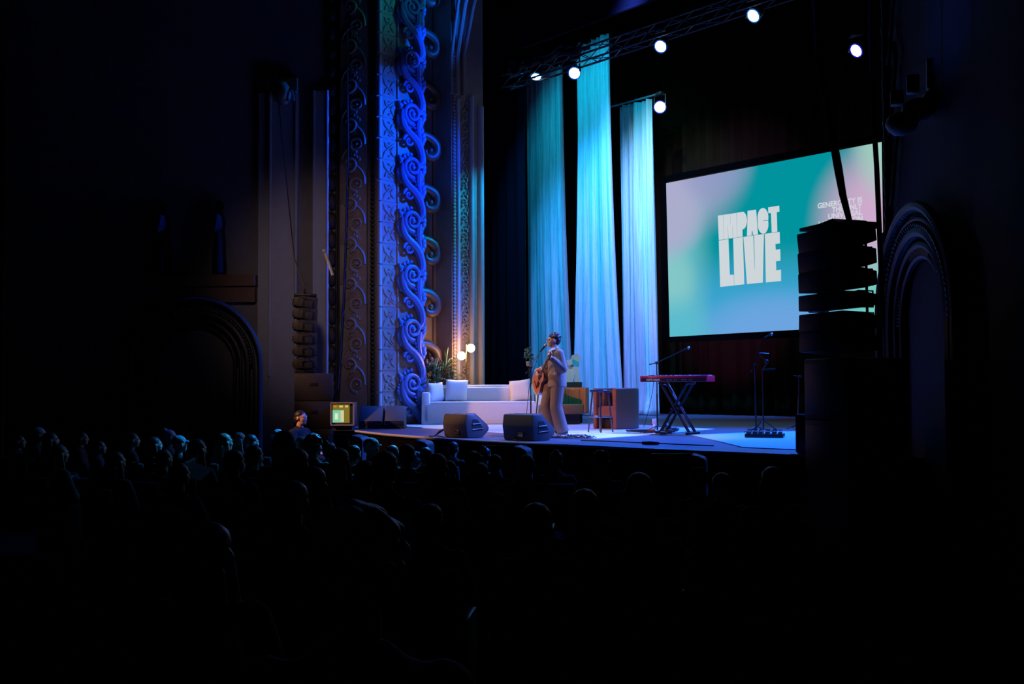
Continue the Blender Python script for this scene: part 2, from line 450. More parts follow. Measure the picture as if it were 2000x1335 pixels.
# scalloped ornament edge at 640..650
z = 1.0
while z < 11.5:
    o = SA + SD * sp(646) + SN * -.06; o.z = z
    m.ball(o, (.12, .12, .2), 2); z += .42
struct(m.build('trim_9', mat('dark_bead', (0.03, 0.022, 0.018), .6)))
m = MB()
ztop = P(555, 118, t=21).z
for (a, b, h) in ((580, 526, ztop), (612, 582, ztop), (642, 612, ztop + .2)):
    s0, s1 = sp(a), sp(b)
    if a == 612: continue
    sblock(m, s0, s1, -.14, .06, 0, ztop)
    for e in (s0 + .02, s1 - .02):
        o = SA + SD * e + SN * .07
        m.tube([(o.x, o.y, 2.2), (o.x, o.y, ztop)], .035, 8)
sblock(m, sp(524), sp(503), -.14, 0.0, 0, ztop)
struct(m.build('trim_10', plaster_lt))
m = MB()
o = SA + SD * ((sp(580) + sp(526)) / 2) + SN * .1; o.z = ztop
sblock(m, sp(582), sp(522), -.14, .16, ztop, ztop + .28)
m.ball(o + Vector((0, 0, -.05)), (.2, .2, .28), 2)
for k in range(5):
    m.tube(bez(o + SD * (.05 * (k - 2)), o + SD * (.12 * (k - 2)) + SN * .15 + Vector((0, 0, .1)), o + SD * (.14 * (k - 2)) + SN * .1 + Vector((0, 0, -.25)), 6), .025, 5)
struct(m.build('trim_11', plaster_dk))
# niche ledge and statues-like relief, left arch
m = MB()
zl = P(480, 525, t=22).z
sblock(m, sp(500), sp(300), -.14, .14, zl - .25, zl)
sblock(m, sp(498), sp(330), -.14, .05, zl - .6, zl - .25)
struct(m.build('trim_12', plaster_dk))
def arch(m, A, D, N, sc, z0, r_out, r_in, zb, n0=0.0, depth=.12, beads=26):
    for k, (r, t) in enumerate(((r_out, .06), ((r_out + r_in) / 2, .03), (r_in, .07), (r_in * .86, .05), (r_in * .74, .045))):
        pts = [A + D * (sc - r) + N * (n0 + depth * (1 - k * .25))]
        pts[0] = Vector((pts[0].x, pts[0].y, zb))
        path = [pts[0]]
        for i in range(25):
            a = math.pi - math.pi * i / 24
            q = A + D * (sc + r * math.cos(a)) + N * (n0 + depth * (1 - k * .25))
            path.append(Vector((q.x, q.y, z0 + r * math.sin(a))))
        q = A + D * (sc + r) + N * (n0 + depth * (1 - k * .25))
        path.append(Vector((q.x, q.y, zb)))
        m.tube(path, t, 8)
    for rr, sz in (((r_out * .9 + r_in * .1), .055), ((r_out * .3 + r_in * .7), .045)):
        for i in range(beads * 2):
            a = math.pi - math.pi * (i + .5) / (beads * 2)
            q = A + D * (sc + rr * math.cos(a)) + N * (n0 + depth * .8)
            m.ball((q.x, q.y, z0 + rr * math.sin(a)), (sz, sz, sz), 1)
    for i in range(60):   # ribbed inner band
        a = math.pi - math.pi * (i + .5) / 60
        p0 = A + D * (sc + r_in * .84 * math.cos(a)) + N * (n0 + depth * .35); p1 = A + D * (sc + r_in * .76 * math.cos(a)) + N * (n0 + depth * .25)
        m.tube([(p0.x, p0.y, z0 + r_in * .84 * math.sin(a)), (p1.x, p1.y, z0 + r_in * .76 * math.sin(a))], .018, 5)
m = MB(); arch(m, SA, SD, SN, sp(385), 2.45, 1.45, 1.15, .3)
struct(m.build('trim_13', mat('arch_plaster', s2l((50, 42, 40)), .5, noise=.2, scale=8)))
# plaster figures in the left niche
for px, nm in ((318, 'statue'), (428, 'statue')):
    o = SA + SD * sp(px) + SN * .0; o.z = zl
    m = MB()
    m.cap((0, 0, .1), (0, 0, .9), .16, .13); m.ball((0, 0, 1.15), (.17, .13, .26)); m.ball((0, 0, 1.55), (.09, .1, .12))
    m.cap((.17, 0, 1.3), (.2, -.05, .95), .05, .04); m.cap((-.17, 0, 1.3), (-.2, -.08, .9), .05, .04); m.cap((0, 0, 1.35), (0, 0, 1.5), .05, .05)
    for k in range(7): m.cap((.13 * math.cos(k * .9), .13 * math.sin(k * .9), .05), (.09 * math.cos(k * .9), .09 * math.sin(k * .9), 1.0), .035, .02, 1)
    q = link('statue', blob(m, .03, 3), mat('dim_statue', (.018, .016, .016), .8, spec=0.1))
    q.location = o + SN * .02 + Vector((0, 0, 0)); q.rotation_euler = (0, 0, math.radians(-45))
    tag(q, 'dim plaster standing figure on the left wall ledge, ' + ('farther from the stage' if px == 318 else 'nearer the stage'), 'statue')
# side walls, rear, ceiling of the house
m = MB(); E = SA + SD * Send
m.quad([(E.x, E.y, 0), (E.x, E.y, HH), (-27, -5, HH), (-27, -5, 0)])
struct(m.build('wall_left', velvet, smooth=False))
SAR = Vector((XR, YR, 0)); SDR = Vector((1, -1, 0)).normalized(); SNR = Vector((-1, -1, 0)).normalized()
m = MB()
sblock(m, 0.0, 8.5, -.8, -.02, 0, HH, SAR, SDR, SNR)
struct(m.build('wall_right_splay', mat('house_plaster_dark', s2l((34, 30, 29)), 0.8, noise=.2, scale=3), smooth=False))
m = MB()
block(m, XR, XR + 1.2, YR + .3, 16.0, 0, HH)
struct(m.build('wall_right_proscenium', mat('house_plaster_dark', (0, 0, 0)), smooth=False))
m = MB()
z = 2.6
random.seed(4)
while z < 9.5:       # lumpy carved edge that shows in silhouette against the screen
    o = SAR + SDR * .03 + Vector((0, 0, z)); w_ = 1.0 if z < 3.9 else .45
    m.ball(o, ((.10 + .04 * random.random()) * w_, .12 * w_, .13 + .05 * random.random()), 2); z += .17
struct(m.build('trim_14', mat('dark_bead', (0, 0, 0))))
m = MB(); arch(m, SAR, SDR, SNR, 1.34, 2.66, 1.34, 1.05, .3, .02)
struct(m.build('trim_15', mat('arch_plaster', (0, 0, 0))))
# corbels above the right arch
m = MB()
for px, py, h in ((1752, 192, .16), (1783, 165, .20), (1822, 145, .34)):
    q = P(px, py, t=11.9)
    m.box(q, (.14, .14, h), Matrix.Rotation(.5, 3, 'Z'), .015)
    m.ball(q - Vector((-.05, 0, .3)), (.18, .18, .14), 2)
struct(m.build('trim_16', plaster))
m = MB()
for i in range(12):
    z0 = 4.2 + .3 * i
    o = SAR + SDR * (.25 + .1 * (i % 3)) + SNR * .04 + Vector((0, 0, z0))
    m.tube(bez(o, o + SDR * .2 + Vector((0, 0, .3)), o + SDR * .05 + Vector((0, 0, .5)), 6), .03, 6)
struct(m.build('trim_17', plaster_dk))
m = MB(); m.quad([(4, -5, 0), (4, -5, HH), (SAR + SDR * 8.5).to_tuple()[:2] + (HH,), (SAR + SDR * 8.5).to_tuple()[:2] + (0,)])
struct(m.build('wall_right', velvet, smooth=False))
m = MB(); m.quad([(-28, -5, HH), (5, -5, HH), (5, 26, HH + 2), (-28, 26, HH + 2)])
struct(m.build('ceiling', velvet, smooth=False))
m = MB(); m.quad([(-28, -5, 0), (5, -5, 0), (5, -5, HH), (-28, -5, HH)])
struct(m.build('wall_rear', velvet, smooth=False))
m = MB(); m.quad([(-28, 25.4, 0), (-3, 25.4, 0), (-3, 25.4, HH + 2), (-28, 25.4, HH + 2)])
m.quad([(-28, 13, 0), (-28, 25.4, 0), (-28, 25.4, HH + 2), (-28, 13, HH + 2)])
m.quad([(-4.6, 13, 0), (-4.6, 25.4, 0), (-4.6, 25.4, HH + 2), (-4.6, 13, HH + 2)])
struct(m.build('wall_backstage', black, smooth=False))
# ------------------------------------------------------------------ curtains
def curtain(name, p0, p1, z0, z1, amp, pleat, material, seed=1, thick=.006, edge=None, pool=0.0, nz=30):
    """pleated cloth from p0 to p1; edge(t) -> (u0,u1) narrows/widens it with height"""
    rnd = random.Random(seed)
    p0, p1 = Vector(p0), Vector(p1); d = p1 - p0; L = d.length; d.normalize(); n = Vector((d.y, -d.x, 0))
    N = max(24, int(L / pleat * 8))
    ph = [rnd.random() * 6.28 for _ in range(5)]
    fr = [1, .53, 1.71, .23, 2.9]; am = [1, .5, .35, .8, .2]
    bm = bmesh.new(); rows = []
    for j in range(nz + 1):
        t = j / nz; z = z0 + (z1 - z0) * t
        a, b = edge(t) if edge else (0.0, 1.0)
        row = []
        for i in range(N + 1):
            u = i / N; x = (a + (b - a) * u) * L
            f = sum(am[k] * math.sin(2 * math.pi * fr[k] * u * L / pleat + ph[k] + .5 * math.sin(3 * t + k)) for k in range(5)) / 1.8
            fl = amp * (1 + .5 * (1 - t)) * f
            pz = 0
            if pool and t < .06: fl += pool * (1 - t / .06) * (0.5 + .5 * math.sin(u * 9 + ph[0]))
            q = p0 + d * x + n * fl
            row.append(bm.verts.new((q.x, q.y, z)))
        rows.append(row)
    for A, B in zip(rows[:-1], rows[1:]):
        for i in range(N): bm.faces.new((A[i], A[i + 1], B[i + 1], B[i]))
    me = bpy.data.meshes.new(name); bm.to_mesh(me); bm.free(); me.shade_smooth()
    o = link(name, me, material)
    s = o.modifiers.new('thickness', 'SOLIDIFY'); s.thickness = thick
    return o
brown_vel = mat('dark_brown_drape', (0.010, 0.0045, 0.0012), 1.0, spec=0.05, noise=.3, scale=6)
o = curtain('backdrop_curtain', P(1200, 750, y=24.0).xy.to_3d(), Vector((-5, 24.0, 0)), STG + .01, 12.5, .10, .42, brown_vel, 3)
tag(o, 'dark brown pleated curtain hanging across the back of the stage under the screen', 'curtain')
navy = mat('navy_drape', (0.005, 0.005, 0.014), .95, spec=0.1)
q = P(1028, 700, y=19.2)
o = curtain('wing_curtain', (-27, 19.2, 0), (q.x, 19.2, 0), STG + .01, 12.8, .09, .34, navy, 5)
tag(o, 'dark navy pleated wing curtain between the carved frame and the sheer drapes', 'curtain')
# sheer drapes
def sheer_mat():
    m = bpy.data.materials.new('sheer_voile'); m.use_nodes = True; nt = m.node_tree
    b = nt.nodes['Principled BSDF']; out = nt.nodes['Material Output']
    b.inputs['Base Color'].default_value = (.8, .82, .85, 1); b.inputs['Roughness'].default_value = .8
    tr = nt.nodes.new('ShaderNodeBsdfTranslucent'); tr.inputs[0].default_value = (.8, .82, .85, 1)
    tp = nt.nodes.new('ShaderNodeBsdfTransparent')
    a = nt.nodes.new('ShaderNodeMixShader'); a.inputs[0].default_value = .35
    c = nt.nodes.new('ShaderNodeMixShader')
    tc = nt.nodes.new('ShaderNodeTexCoord'); mp = nt.nodes.new('ShaderNodeMapping'); mp.inputs['Scale'].default_value = (30, 30, .8)
    ns = nt.nodes.new('ShaderNodeTexNoise'); ns.inputs['Scale'].default_value = 1.0; ns.inputs['Detail'].default_value = 4
    mr = nt.nodes.new('ShaderNodeMapRange'); mr.inputs['From Min'].default_value = .3; mr.inputs['From Max'].default_value = .7
    mr.inputs['To Min'].default_value = .0; mr.inputs['To Max'].default_value = .5
    nt.links.new(tc.outputs['Object'], mp.inputs[0]); nt.links.new(mp.outputs[0], ns.inputs['Vector']); nt.links.new(ns.outputs[0], mr.inputs['Value'])
    nt.links.new(b.outputs[0], a.inputs[1]); nt.links.new(tr.outputs[0], a.inputs[2])
    nt.links.new(a.outputs[0], c.inputs[1]); nt.links.new(tp.outputs[0], c.inputs[2]); nt.links.new(mr.outputs[0], c.inputs[0])
    nt.links.new(c.outputs[0], out.inputs[0])
    return m
sheer = sheer_mat()
def drape(label, Y, ktop, kbot, ytop, seed, ybot=None):
    zt = P((ktop[0] + ktop[1]) / 2, ytop, y=Y).z
    a0, a1 = P(ktop[0], 400, y=Y).x, P(ktop[1], 400, y=Y).x
    b0, b1 = P(kbot[0], 760, y=Y).x, P(kbot[1], 760, y=Y).x
    L = a1 - a0
    def edge(t):
        s = (1 - t) ** 2.0
        return ((b0 - a0) / L * s, 1 + (b1 - a1) / L * s)
    o = curtain('sheer_drape', (a0, Y, 0), (a1, Y, 0), STG + .02, zt, .12, .22, sheer, seed, .002, edge, .18, 60)
    tag(o, label, 'drape', 'tall sheer drapes behind the sofa')
    return o
drape('tall sheer drape lit teal, leftmost of three, directly behind the singer', 21.0, (1030, 1098), (1034, 1118), 138, 11)
drape('tallest sheer drape, pale cyan at its top, rising past the truss in the middle', 21.2, (1129, 1194), (1117, 1219), 76, 12)
drape('sheer drape turning violet at the bottom, rightmost, between middle drape and screen', 22.6, (1212, 1277), (1216, 1288), 200, 13)
# batten of the right drape
a = P(1150, 222, y=22.6); b = P(1280, 187, y=22.6)
m = MB(); m.tube([(a.x, 22.6, b.z + .03), (b.x + .1, 22.6, b.z + .03)], .03, 8)
tag(m.build('drape_batten', mat('grey_pipe', (.25, .25, .27), .5)), 'grey pipe carrying the rightmost sheer drape', 'pipe')
# ------------------------------------------------------------------ projection screen
YS = 22.9
sc_px = [(1308, 657.5), (1727, 634), (1722, 277), (1301, 357.5)]
cs = [P(a, b, y=YS) for a, b in sc_px]
root = empty('projection_screen', ((cs[0].x + cs[1].x) / 2, YS, cs[0].z), 0, 'large projection screen showing a teal slide with block lettering, right of the drapes', 'screen')
def inroot(v): return Vector(v) - root.location
me = bpy.data.meshes.new('screen_surface')
me.from_pydata([inroot(c) for c in cs], [], [(0, 1, 2, 3)])
uv = me.uv_layers.new(name='UVMap')
for i, c in enumerate(((0, 0), (1, 0), (1, 1), (0, 1))): uv.data[i].uv = c
def slide_mat():
    m = bpy.data.materials.new('slide_image'); m.use_nodes = True; nt = m.node_tree; nt.nodes.clear()
    out = nt.nodes.new('ShaderNodeOutputMaterial'); em = nt.nodes.new('ShaderNodeEmission')
    uvn = nt.nodes.new('ShaderNodeUVMap'); sep = nt.nodes.new('ShaderNodeSeparateXYZ'); nt.links.new(uvn.outputs[0], sep.inputs[0])
    grain = nt.nodes.new('ShaderNodeTexNoise'); grain.inputs['Scale'].default_value = 260; nt.links.new(uvn.outputs[0], grain.inputs['Vector'])
    def math_(op, a, b=None, c=None):
        n = nt.nodes.new('ShaderNodeMath'); n.operation = op
        for i, v in enumerate((a, b, c)):
            if v is None: continue
            if hasattr(v, 'links'): nt.links.new(v, n.inputs[i])
            else: n.inputs[i].default_value = v
        return n.outputs[0]
    cur = None
    base = nt.nodes.new('ShaderNodeRGB'); base.outputs[0].default_value = (*s2l((0, 146, 158)), 1); cur = base.outputs[0]
    g = math_('MULTIPLY', math_('SUBTRACT', grain.outputs[0], .5), .22)
    blobs = [ # u, v, ru, rv, colour, strength
        (.40, -.05, .95, .55, (62, 165, 212), 1), (.52, -.02, .44, .28, (112, 164, 226), .9),
        (-.05, .45, .28, 1.1, (110, 192, 200), 1), (-.05, 1.02, .48, .46, (172, 172, 206), 1), (.26, 1.05, .20, .26, (140, 150, 196), .7), (.0, .36, .16, .24, (150, 205, 200), .5), (.0, .72, .20, .24, (172, 172, 204), .9), (-.04, -.05, .3, .34, (84, 186, 208), .8),
        (1.0, .58, .30, .46, (206, 170, 204), 1), (1.03, 1.05, .16, .40, (160, 205, 190), 1), (1.05, .02, .26, .46, (112, 205, 190), 1)]
    for (u, v, ru, rv, col, stg) in blobs:
        du = math_('POWER', math_('ABSOLUTE', math_('DIVIDE', math_('SUBTRACT', sep.outputs[0], u), ru)), 2.0)
        dv = math_('POWER', math_('ABSOLUTE', math_('DIVIDE', math_('SUBTRACT', sep.outputs[1], v), rv)), 2.0)
        dd = math_('ADD', math_('ADD', du, dv), g)
        mr = nt.nodes.new('ShaderNodeMapRange'); mr.interpolation_type = 'SMOOTHSTEP'
        mr.inputs['From Min'].default_value = .0; mr.inputs['From Max'].default_value = 1.25
        mr.inputs['To Min'].default_value = stg; mr.inputs['To Max'].default_value = 0
        nt.links.new(dd, mr.inputs['Value'])
        mx = nt.nodes.new('ShaderNodeMix'); mx.data_type = 'RGBA'
        nt.links.new(mr.outputs[0], mx.inputs[0]); nt.links.new(cur, mx.inputs[6]); mx.inputs[7].default_value = (*s2l(col), 1)
        cur = mx.outputs[2]
    nt.links.new(cur, em.inputs[0]); em.inputs[1].default_value = .824
    nt.links.new(em.outputs[0], out.inputs[0])
    return m
link('screen_surface', me, slide_mat(), root)
m = MB()
fb = .16
X0, X1 = cs[0].x - root.location.x, cs[1].x - root.location.x
zb0 = cs[0].z - root.location.z; zt1 = cs[2].z - root.location.z
m.box(((X0 + X1) / 2, .05, zb0 - fb / 2), (X1 - X0 + 2 * fb, .06, fb))
m.box(((X0 + X1) / 2, .05, zt1 + fb / 2 + .05), (X1 - X0 + 2 * fb, .06, fb))
m.box((X0 - fb / 2 - .1, .05, (zb0 + zt1) / 2), (fb, .06, zt1 - zb0 + 2 * fb))
m.box((X1 + fb / 2 + .02, .05, (zb0 + zt1) / 2), (fb, .06, zt1 - zb0 + 2 * fb))
m.build('border', mat('screen_border', (.001, .001, .001), 1.0, spec=0.0), root, False)
letters = mat('slide_letters', (0, 0, 0), emit=s2l((203, 211, 210)), es=.824)
KX, KY, KS = 1395.0, 390.0, 140.0 / 1038.0
from mathutils.geometry import tessellate_polygon
def letter(polys, nm):
    m = MB()
    for poly in polys:
        vs = [m.bm.verts.new(inroot(P(KX + a * KS, KY + b * KS, y=YS - .012))) for a, b in poly]
        for tri in tessellate_polygon([[Vector((a, b, 0)) for a, b in poly]]):
            try: m.bm.faces.new([vs[i] for i in tri])
            except ValueError: pass
    return m.build(nm, letters, root, False)
def arc(cx, cy, rx, ry, a0, a1, n=8):
    return [(cx + rx * math.cos(math.radians(a0 + (a1 - a0) * i / n)), cy - ry * math.sin(math.radians(a0 + (a1 - a0) * i / n))) for i in range(n + 1)]
letter([[(52, 228), (128, 218), (136, 573), (66, 580)]], 'letter_i')
letter([[(131, 217), (227, 204), (233, 350), (235, 350), (229, 203), (322, 188), (332, 545), (270, 553), (264, 380), (262, 380), (267, 554), (207, 562), (193, 372), (191, 372), (204, 563), (138, 573)]], 'letter_m')
letter([[(326, 187), (400, 176)] + arc(412, 300, 62, 128, 92, -88, 12) + [(408, 430), (412, 530), (334, 544)]], 'letter_p')
letter([[(482, 160), (606, 142), (634, 500), (560, 511), (556, 455), (545, 456), (541, 515), (474, 524)]], 'letter_a')
letter([arc(706, 250, 78, 132, 0, 180, 14) + arc(708, 360, 76, 132, 180, 360, 14) + [(782, 300), (706, 306), (708, 300), (782, 293)]], 'letter_c')
letter([[(780, 110), (942, 84), (944, 172), (906, 180), (914, 462), (832, 474), (822, 190), (784, 196)]], 'letter_t')
letter([[(66, 590), (206, 568), (226, 1085), (284, 1085), (288, 1240), (86, 1260)]], 'letter_l')
letter([[(274, 558), (414, 536), (436, 1222), (292, 1238)]], 'letter_i')
letter([[(422, 538), (566, 515), (584, 1006), (588, 1006), (577, 514), (720, 494), (704, 1196), (474, 1220)]], 'letter_v')
letter([[(732, 492), (948, 464), (952, 630), (886, 640), (890, 722), (956, 714), (960, 880), (894, 890), (898, 1020), (966, 1010), (968, 1174), (748, 1196)]], 'letter_e')
# small right aligned tag line
lines = [('GENEROSITY IS', 1598.5, 1684, 399, 384.2), ('THE ONLY', 1626.5, 1684, 408.5, 396), ('UNIVERSAL', 1619, 1684.5, 424.5, 412), ('LANGUAGE ON', 1600, 1684.8, 438, 422.8), ('EARTH', 1642, 1685, 446, 434.5)]
lines_mat = mat('slide_text', (0, 0, 0), emit=s2l((206, 212, 220)), es=.824)
for i, (txt, xa, xb, ya, yb) in enumerate(lines):
    cu = bpy.data.curves.new('slide_line', 'FONT'); cu.body = txt; cu.size = 1.0; cu.align_x = 'LEFT'; cu.offset = .034
    ob = bpy.data.objects.new('slide_line', cu); COL.objects.link(ob)
    bpy.context.view_layer.update()
    me = bpy.data.meshes.new_from_object(ob.evaluated_get(bpy.context.evaluated_depsgraph_get()))
    bpy.data.objects.remove(ob)
    xs = [v.co.x for v in me.vertices]; ys = [v.co.y for v in me.vertices]
    x0, x1, y0, y1 = min(xs), max(xs), min(ys), max(ys)
    # baseline right corner on the screen, cap height 9.3 px
    rb = P(xb, (394, 406, 418.3, 431, 443.5)[i], y=YS - .012); rt = P(xb, (394, 406, 418.3, 431, 443.5)[i] - 10, y=YS - .012)
    lb = P(xa, 500, y=YS - .012)
    for v in me.vertices:
        u = (v.co.x - x0) / (x1 - x0); t = v.co.y / .70
        v.co = inroot((lb.x + (rb.x - lb.x) * u, YS - .012, rb.z + (rt.z - rb.z) * t))
    link('slide_line', me, lines_mat, root)
# ------------------------------------------------------------------ rigging
zt = P(1290, 62, y=17.0).z
TRX0, TRX1 = P(1020, 150, y=17.0).x - .6, -7.0
m = MB()
ch = [(17.0 - .15, zt - .15), (17.0 + .15, zt - .15), (17.0 - .15, zt + .15), (17.0 + .15, zt + .15)]
for y_, z_ in ch: m.tube([(TRX0, y_, z_), (TRX1, y_, z_)], .025, 8)
x = TRX0; i = 0
while x < TRX1 - .5:
    for (a, b) in ((0, 1), (2, 3), (0, 2), (1, 3)):
        p, q = ch[a], ch[b]
        if i % 2: p, q = q, p
        m.tube([(x, *p), (x + .5, *q)], .011, 5)
    x += .5; i += 1
tag(m.build('lighting_truss', mat('dark_truss', (.06, .06, .07), .4, .5)), 'long dark box truss carrying the stage lights across the top of the stage', 'truss')
def stage_light(px, py, Y, lens_px, aim, colr, lab, power, scol, ang, hang=None):
    d = ray(px, py); t = (Y - C0.y) / d.y
    c = C0 + d * t
    root = empty('stage_light', c, 0, lab, 'stage light')
    root['group'] = 'moving head lights above the stage'
    q = (Vector(aim) - c).to_track_quat('-Z', 'Y').to_matrix().to_4x4()
    r = lens_px / 2 / FPX * t
    m = MB(); m.lathe([(0, .26), (r * .8, .26), (r * 1.0, .2), (r * 1.15, .06), (r * 1.18, 0.02), (r * 1.05, 0.0)], 20, q)
    m.build('housing', blackm, root)
    m = MB(); m.lathe([(0, -.012), (r * .6, -.010), (r, .0), (r, .01), (0, .01)], 20, q)
    m.build('lens', mat('lens_' + '%d' % (colr[0] * 100 + colr[1] * 10), (0, 0, 0), emit=colr, es=14), root)
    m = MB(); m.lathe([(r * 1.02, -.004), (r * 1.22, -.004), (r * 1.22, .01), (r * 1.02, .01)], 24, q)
    m.build('lens_ring', mat('ring_%d' % (scol[1] * 100), (0, 0, 0), emit=(scol[0] * .3, scol[1] * .5, .9), es=.45), root)  # emissive ring stands in for the blue haze glow around the lens
    m = MB()
    up = (hang if hang is not None else zt - .15) - c.z
    top = .32
    m.tube([(-r * 1.35, 0, 0), (-r * 1.35, 0, top), (r * 1.35, 0, top), (r * 1.35, 0, 0)], .02, 6)
    m.box((0, 0, top + .05), (.2, .16, .09), None, .01)
    m.tube([(0, 0, top + .08), (0, Y * 0, max(top + .12, up))], .018, 6)
    m.build('yoke', blackm, root)
    sp_ = spot('beam', c + (Vector(aim) - c).normalized() * .06, aim, power, scol, ang, .8, .06, root)
    return root
AUD = (-9.0, 3.0, 1.4)
LB = (.55, .75, 1.0)
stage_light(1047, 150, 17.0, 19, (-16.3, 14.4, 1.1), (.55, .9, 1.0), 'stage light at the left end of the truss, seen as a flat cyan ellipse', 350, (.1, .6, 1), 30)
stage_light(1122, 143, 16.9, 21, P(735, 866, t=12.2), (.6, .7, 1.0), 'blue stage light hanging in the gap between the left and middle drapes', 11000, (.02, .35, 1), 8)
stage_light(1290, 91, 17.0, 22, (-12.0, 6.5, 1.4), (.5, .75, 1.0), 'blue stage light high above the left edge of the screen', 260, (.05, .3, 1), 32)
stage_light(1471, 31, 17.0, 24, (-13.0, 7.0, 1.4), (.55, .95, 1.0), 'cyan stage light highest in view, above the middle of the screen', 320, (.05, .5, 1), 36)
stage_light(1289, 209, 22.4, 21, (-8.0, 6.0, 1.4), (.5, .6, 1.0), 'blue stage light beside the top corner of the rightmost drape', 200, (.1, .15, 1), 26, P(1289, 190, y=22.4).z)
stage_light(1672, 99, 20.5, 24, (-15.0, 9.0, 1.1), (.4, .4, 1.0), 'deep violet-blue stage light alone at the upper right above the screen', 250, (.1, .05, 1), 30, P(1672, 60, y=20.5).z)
# border cloths above
for (a, b, y_, h, lab) in (((1022, 92), (1275, 0), 15.5, 1.6, 'black border cloth with blue-lit lower hem above the truss, nearer the audience'), ((1065, 48), (1190, 0), 15.9, 1.2, 'black border cloth behind the front one, higher up')):
    p = P(*a, y=y_); q_ = P(*b, y=y_)
    m = MB(); m.box(((p.x - 7.0) / 2, y_, p.z + h / 2), (-7.0 - p.x, .05, h)); m.tube([(p.x, y_, p.z), (-7.0, y_, p.z)], .035, 8)
    tag(m.build('border_cloth', mat('border_cloth', (.002, .002, .005), .9, spec=0.1)), lab, 'curtain')
# lumpy cable bundle dressed along the left end of truss
m = MB(); rnd = random.Random(2)
p = P(993, 142, y=16.8); q_ = P(1150, 90, y=16.8)
pts = [p.lerp(q_, i / 24) + Vector((0, 0, .09 * rnd.uniform(-1, 1))) for i in range(25)]
m.tube(pts, .05, 7); m.tube([v + Vector((0, .05, .12 + .06 * rnd.random())) for v in pts], .035, 7)
tag(m.build('cable_bundle', rubber), 'lumpy black cable bundle along the left end of the truss', 'cable')
# ------------------------------------------------------------------ line arrays
def line_array(label, A, rz, widths, zs, mirror=1, name='line_array'):
    """cabinets stacked vertically from the given list of heights; local x = width, local -y = front"""
    root = empty(name, A, rz, label, 'loudspeaker')
    n = len(zs)
    W = widths
    for i, (zc, tilt, gap) in enumerate(zs):
        m = MB()
        M = Matrix.Translation((0, 0, zc)) @ Matrix.Rotation(tilt, 4, 'X')
        H = gap or .235; D = .46
        poly = [(-D / 2, -H / 2), (D * .12, -H / 2), (D / 2, -H * .33), (D / 2, H * .33), (D * .12, H / 2), (-D / 2, H / 2)]
        M2 = M @ Matrix(((0, 0, 1, -W / 2), (1, 0, 0, 0), (0, 1, 0, 0), (0, 0, 0, 1)))
        m.prism(poly, M2, W, .008)
        c = m.build('cabinet', mat('speaker_black', (.012, .012, .014), .6, noise=.2, scale=30), root, True, 30)
        g = MB(); g.box((0, -D / 2 - .006, 0), (W * .96, .012, H * .88), None, .003, M)
        g.build('grille', mat('speaker_grille', (.02, .022, .03), .5, noise=.3, scale=80), c)
        if i % 1 == 0:
            for sx in (-1, 1):
                h = MB(); x = sx * (W / 2 + .045)
                h.tube([M @ Vector((x, -.06, -.085)), M @ Vector((x, -.06, .085)), M @ Vector((x, .13, .085)), M @ Vector((x, .13, -.085)), M @ Vector((x, -.06, -.085))], .011, 6)
                h.tube([M @ Vector((sx * W / 2, -.06, .08)), M @ Vector((x, -.06, .08))], .01, 5); h.tube([M @ Vector((sx * W / 2, .13, -.08)), M @ Vector((x, .13, -.08))], .01, 5)
                h.build('side_handle', blackm, c)
        for sx in (-.22, .22):
            pp = MB(); pp.lathe([(0, -.02), (.05, -.02), (.055, .0), (0, .0)], 14, M @ Matrix.Translation((sx * W + 0, D / 2 + .002, 0)) @ Matrix.Rotation(math.pi / 2, 4, 'X'))
            pp.build('rear_port', mat('port_black', (.003, .003, .003), .8), c)
    return root
def sub_stack(label, A, rz, W, hs, colr):
    objs = []
    z = A.z
    for i, h in enumerate(hs):
        root = empty('subwoofer', (A.x, A.y, z + .001), rz, label[i], 'subwoofer')
        m = MB(); m.box((0, 0, h / 2), (W, .75, h - .004), None, .02)
        m.build('cabinet', colr, root)
        m = MB(); m.box((0, -.38, h / 2), (W * .92, .02, h * .84), None, .005)
        m.build('grille', mat('speaker_grille', (0, 0, 0)), root)
        for sx in (-1, 1):
            m = MB(); m.box((sx * W / 2, .0, h * .6), (.012, .16, .07), None, .004); m.build('side_handle', blackm, root)
        z += h; objs.append(root)
    return objs
spk = mat('speaker_black', (.012, .012, .014), .6)
# right array
tR = 11.6
RV0 = Vector((.664, .748, 0))
cR = P(1640, 560, t=tR)
zsr = []
mid = [(466, 0.10, 0), (507, .05, 0), (548, .02, .222), (589, -.0, .175), (630, -.03, .20), (669, -.09, .23)]
fw = ray(1640, 560); rzR = math.radians(-22)
for py, tl, g in mid: zsr.append((P(1640, py, t=tR).z - cR.z, tl, g))
rootR = line_array('big black line array of loudspeakers hanging in front of the screen at right', cR - RV0 * .03, rzR, .78, zsr)
m = MB()
zT = zsr[0][0] + .14
m.box((-.05, .02, zT + .0), (.62, .5, .04), None, .01); m.prism([(-.05, 0), (.42, 0), (.42, -.08), (.2, .05), (-.02, .03)], Matrix.Translation((0, .25, zT)) @ Matrix.Rotation(math.pi / 2, 4, 'X'), .45, .01)
m.build('flying_frame', blackm, rootR)
m = MB(); rnd = random.Random(5)
for i in range(22):
    z = zsr[0][0] + .1 - i * .062
    m.ball((-.42, .18, z), (.018, .018, .016), 1)
    if i % 2 == 0: m.tube([(-.42, .18, z), (-.46, .18, z - .03), (-.455, .18, z - .08), (-.415, .18, z - .11)], .004, 5)
for x_ in (.405,):
    m.tube([(x_ + .03, .05, zT), (x_ + .035, .05, zsr[-1][0])], .016, 6)
m.build('rigging_hardware', blackm, rootR)
